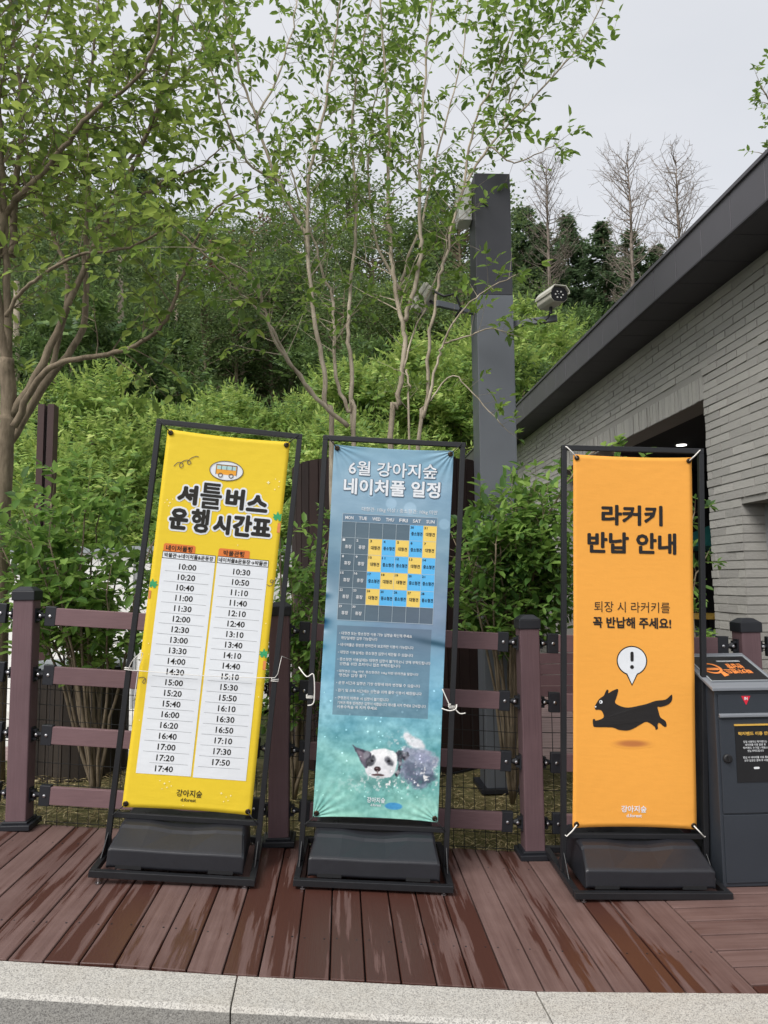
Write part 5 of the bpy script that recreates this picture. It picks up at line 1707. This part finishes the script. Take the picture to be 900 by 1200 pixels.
cnt = 0
GL = 'pale green shrubs on the hillside below the wood'; GD = 'dark green shrubs under the trees of the wood'
for row_, (yy, sc_, jit) in enumerate([(11.2, .85, .4), (12.6, .95, .5), (14.0, 1.1, .8), (16.5, 1.25, 1.0), (19.5, 1.4, 1.2), (23.5, 1.5, 1.5)]):
    half = yy * .56 + 2
    x = -half
    while x < min(half, 1.0 + yy * .42):
        y = yy + random.uniform(-jit, jit)
        if not (x > 2.2 and y < 17.5):
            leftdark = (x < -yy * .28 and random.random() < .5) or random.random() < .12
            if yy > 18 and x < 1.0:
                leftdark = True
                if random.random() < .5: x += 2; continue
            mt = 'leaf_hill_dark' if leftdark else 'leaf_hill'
            place_shrub(x, y, sc_ * random.uniform(.85, 1.2), mt, 'pale green feathery shrub among others on the slope below the wood' if mt == 'leaf_hill' else 'darker green feathery shrub on the slope', GL if mt == 'leaf_hill' else GD)
            cnt += 1
        x += sc_ * random.uniform(1.5, 2.1)
for yy in (27, 31, 36, 42):
    x = -yy * .62
    while x < yy * .55:
        bright = x > 1.5
        if not bright and yy < 30: x += 3; continue
        place_shrub(x, yy + random.uniform(-2, 2), random.uniform(1.4, 2.0), 'leaf_hill' if bright and yy < 40 else 'leaf_hill_dark', 'pale green feathery shrub among others on the slope below the wood' if bright and yy < 40 else 'darker green feathery shrub on the slope', GL if bright and yy < 40 else GD)
        x += random.uniform(3.0, 4.4); cnt += 1
print('hill shrubs', cnt)


# ---- trees of the wood
def conifer_meshes(seed, H_):
    rg = np.random.default_rng(seed)
    P = []; D = []; Nn = []; L = []; W = []
    br_ = MB()
    z = H_ * .16
    while z < H_ * .985:
        f = (z / H_)
        R_ = (1 - f) ** .8 * H_ * .36 * rg.uniform(.75, 1.15) + .12
        for k in range(rg.integers(5, 8)):
            if rg.random() < .12: continue
            a = rg.uniform(0, 6.28); dr_ = np.array([math.cos(a), math.sin(a), 0]); rr_ = R_ * rg.uniform(.6, 1.1)
            tip = np.array([0, 0, z]) + dr_ * rr_ + np.array([0, 0, rr_ * rg.uniform(-.25, .18)])
            br_.tube([(0, 0, z), tuple(tip)], [.03, .008], 3, cap=False)
            ns = max(5, int(rr_ / .10))
            sd_ = np.array([-dr_[1], dr_[0], 0])
            for j in range(ns):
                q = (j + 1) / ns; b_ = np.array([0, 0, z]) * (1 - q) + tip * q
                if q < .2: continue
                for m_ in range(8):
                    P.append(b_ + rg.normal(0, .09, 3)); D.append(dr_ * .6 + sd_ * rg.choice([-1, 1]) * rg.uniform(.2, 1) + np.array([0, 0, rg.uniform(-.45, .35)])); Nn.append(np.array([0, 0, 1]) + rg.normal(0, .5, 3))
                    L.append(rg.uniform(.22, .46) * (1.1 - .4 * q)); W.append(rg.uniform(.08, .15))
        z += H_ * rg.uniform(.022, .038)
    tr = MB().tube([(0, 0, -.5), (0, 0, H_ * .5), (0, 0, H_ * .99)], [H_ * .016, H_ * .010, .02], 7)
    return leaves('crown', np.array(P), np.array(D), np.array(Nn), np.array(L), np.array(W), M['needle'], simple=True), tr.mesh('trunk', M['bark_brown'], True), br_.mesh('branches', M['bark_brown'], fix=False)


def broad_meshes(seed, H_, mat, n_cl=60, per=120, lo=.16, lw=.42, bark='bark_dark', leafs=.17):
    rg = np.random.default_rng(seed)
    tr = MB(); lean = rg.normal(0, .04, 2)
    pts = [(lean[0] * z * (1 + .4 * math.sin(z)), lean[1] * z, z) for z in np.linspace(-.5, H_ * .92, 7)]
    tr.tube(pts, list(np.linspace(H_ * .015, .02, 7)), 7)
    br_ = MB(); C_ = []
    for k in range(n_cl):
        z0 = rg.uniform(lo, .9) * H_; a = rg.uniform(0, 6.28); R_ = (1 - abs(z0 / H_ - .55) * 1.1) * H_ * .30 * rg.uniform(.3, 1.0)
        c_ = np.array([R_ * math.cos(a), R_ * math.sin(a), z0 + R_ * .35])
        C_.append((c_, rg.uniform(.07, .12) * H_ * lw / .42)); br_.tube([(lean[0] * z0, lean[1] * z0, z0 - .1), tuple(c_ * np.array([.5, .5, 1]) - np.array([0, 0, .1])), tuple(c_)], [.045, .03, .01], 4, cap=False)
    P = []; dirs = []
    for c_, r_ in C_:
        d = rg.normal(0, 1, (per, 3)); d /= np.linalg.norm(d, axis=1, keepdims=True)
        dirs.append(d); P.append(c_ + d * r_ * rg.uniform(.6, 1.08, (per, 1)) * np.array([1.2, 1.2, .6]))
    P = np.concatenate(P); n_ = len(P)
    D = rg.normal(0, 1, (n_, 3)); D[:, 2] *= .4; Nn = rg.normal(0, .35, (n_, 3)) + np.concatenate(dirs) * .9; Nn[:, 2] += .6
    l = rg.uniform(.7, 1.3, n_) * leafs
    return leaves('crown', P, D, Nn, l, l * .6, mat, simple=True), tr.mesh('trunk', M[bark], True), br_.mesh('branches', M[bark], fix=False)


def bare_meshes(seed, H_):
    rg = np.random.default_rng(seed); tr = MB(); tr.tube([(0, 0, -.5), (.05, 0, H_ * .4), (-.04, .03, H_ * .75), (0, 0, H_)], [.11, .08, .045, .012], 7)
    br_ = MB()
    z = H_ * .30
    while z < H_ * .98:
        f = z / H_; R_ = H_ * .135 * (1 - .75 * abs(f - .62) / .6) * rg.uniform(.6, 1.15)
        for k in range(2):
            a = rg.uniform(0, 6.28); d = np.array([math.cos(a), math.sin(a), rg.uniform(.3, 1.1)]); p0 = np.array([0, 0, z]); p1 = p0 + d * R_ * .5 + rg.normal(0, .05, 3); p2 = p0 + d * R_ + np.array([0, 0, R_ * .25])
            br_.tube([tuple(p0), tuple(p1), tuple(p2)], [.022, .013, .005], 4, cap=False)
            for j in range(7):
                q = rg.uniform(.25, 1); s0 = p0 + (p2 - p0) * q; e0 = s0 + (d * .3 + rg.normal(0, .6, 3) + np.array([0, 0, .2])) * R_ * .38
                br_.tube([tuple(s0), tuple((s0 + e0) / 2 + rg.normal(0, .03, 3)), tuple(e0)], [.008, .006, .003], 3, cap=False)
                for m_ in range(1):
                    e1 = e0 + rg.normal(0, .16, 3) * R_; br_.tube([tuple((s0 + e0) / 2), tuple(e1)], [.006, .003], 3, cap=False)
        z += H_ * .016
    return tr.mesh('trunk', M['bark_bare'], True), br_.mesh('branches', M['bark_bare'], fix=False)


con = [conifer_meshes(80 + k, 9.0) for k in range(3)]
brd = [broad_meshes(90 + k, 10.0, M['leaf_wood'], bark='bark_brown') for k in range(4)]
dead = broad_meshes(99, 9.0, M['leaf_dead'], 34, 60, .3)


def plant(meshes, names, label, cat, x, y, s_, group=None, nm='tree', z=None, sz=1.0):
    t_ = thing(nm, label, cat, (x, y, (hill_z(x, y) - .2) if z is None else z), (0, 0, random.uniform(0, 6.28)), group)
    t_.scale = (s_, s_, s_ * sz)
    for m_, n_ in zip(meshes, names):
        o_ = link(n_, m_, t_)
        if n_ in ('crown', 'branches'): o_['kind'] = 'stuff'
    return t_


def by_top(px, ytop, Y, H_):
    """scale so that the tree's top is seen at ytop"""
    p_ = at(px, ytop, Y); x = p_.x; return x, (p_.z - hill_z(x, Y) + .2) / H_


CN = ('crown', 'trunk', 'branches')
GC = 'dark conifers along the ridge right of the pillar'
for (px, yt, Y, lb) in [(612, 240, 46, 'dark conifer rising just right of the pillar top'), (633, 262, 44, 'dark conifer in the group right of the pillar'), (664, 252, 47, 'dark pointed conifer under the leftmost bare tree'), (706, 262, 44, 'dark bushy conifer below the tallest bare tree'),
                       (738, 270, 47, 'dark conifer by the trunk of the tallest bare tree'), (768, 288, 46, 'dark conifer at the right end of the ridge group'), (790, 296, 44, 'low dark conifer above the roof edge')]:
    x, s_ = by_top(px, yt, Y, 9.0)
    plant(random.choice(con), CN, lb, 'conifer', x, Y, s_, GC, 'conifer_tree')
GB = 'bare leafless trees on the ridge'
for (px, yt, Y, sd_, lb) in [(640, 190, 41, 3, 'bare leafless tree nearest the pillar on the ridge'), (735, 181, 38, 4, 'tallest bare leafless tree, middle one on the ridge'), (792, 183, 40, 5, 'bare leafless tree rising over the roof edge, rightmost')]:
    x, s_ = by_top(px, yt, Y, 10.0)
    tr_, brm_ = bare_meshes(sd_, 10.0)
    t_ = plant((tr_, brm_), ('trunk', 'branches'), lb, 'bare tree', x, Y, s_, GB, 'bare_tree')
GW = 'broad leaved trees of the hillside wood'
for i, px in enumerate(range(-70, 600, 34)):
    Y = 40 + 9 * ((i * 7) % 5) / 5
    yt = 238 + 26 * math.sin(i * 1.7) + random.uniform(-16, 16)
    if 250 < px < 345: yt += 25
    x, s_ = by_top(px, yt, Y, 10.0)
    if i % 5 == 2:
        x, s_ = by_top(px, yt - 12, Y, 9.0)
        plant(random.choice(con), CN, 'dark conifer among the broad leaved trees of the left wood', 'conifer', x, Y, s_, 'conifers within the left wood', 'conifer_tree')
    else:
        plant(random.choice(brd), CN, 'leafy tree among many in the hillside wood', 'tree', x, Y, s_, GW, 'broadleaf_tree')
for i, px in enumerate(range(-60, 570, 38)):
    Y = 27 + 6 * ((i * 5) % 4) / 4; yt = 318 + random.uniform(-25, 20)
    x, s_ = by_top(px, yt, Y, 10.0)
    plant(random.choice(brd), CN, 'leafy tree among many in the hillside wood', 'tree', x, Y, s_, GW, 'broadleaf_tree')
for (px, yt, Y, lb) in [(620, 330, 30, 'leafy tree on the slope just below the right camera arm'), (585, 345, 27, 'leafy tree directly behind the steel pillar on the slope'), (655, 372, 33, 'low leafy tree on the slope beside the roof edge end')]:
    x, s_ = by_top(px, yt, Y, 10.0)
    plant(random.choice(brd), CN, lb, 'tree', x, Y, s_, 'small leafy trees on the slope behind the pillar', 'broadleaf_tree')
x, s_ = by_top(312, 236, 36, 9.0)
plant(dead, CN, 'reddish brown withered tree in the wood left of centre', 'tree', x, 36, s_, None, 'withered_tree')
# pale bare trunks standing in front of the wood
for (px, y0, y1, Y, lb) in [(142, 300, 480, 20, 'pale slim trunk left of the yellow banner top'), (18, 330, 500, 19, 'pale slim trunk directly behind the big left tree'), (283, 330, 440, 30, 'thin pale trunk in the wood above the yellow banner'), (341, 300, 410, 32, 'thin pale trunk in the wood behind the leaning stem'), (205, 320, 430, 30, 'thin pale trunk in the wood between left tree and yellow banner'), (96, 340, 450, 27, 'thin pale trunk seen through the forked limbs of the left tree')]:
    a = at(px, y1, Y); b = at(px + random.uniform(-3, 3), y0, Y)
    g0 = hill_z(a.x, Y) - .3
    t_ = thing('slim_tree', lb, 'tree', (a.x, Y, g0), group='slim pale trunks before the wood')
    MB().tube([(0, 0, 0), (.03, 0, (a.z - g0) * .9), (b.x - a.x, 0, b.z - g0)], [.13, .11, .07], 7).build('trunk', M['bark_pale'], t_, smooth=True)
    m_ = random.choice(brd)[0]
    o_ = link('crown', m_, t_, (0, 0, (b.z - g0) - 5.2)); o_.scale = (.6, .6, .8); o_['kind'] = 'stuff'

tri = 0
for me in bpy.data.meshes:
    tri += sum(len(p.vertices) - 2 for p in me.polygons) if len(me.polygons) < 200 else len(me.polygons) * 2
print('approx tris', tri, 'objects', len(bpy.data.objects))
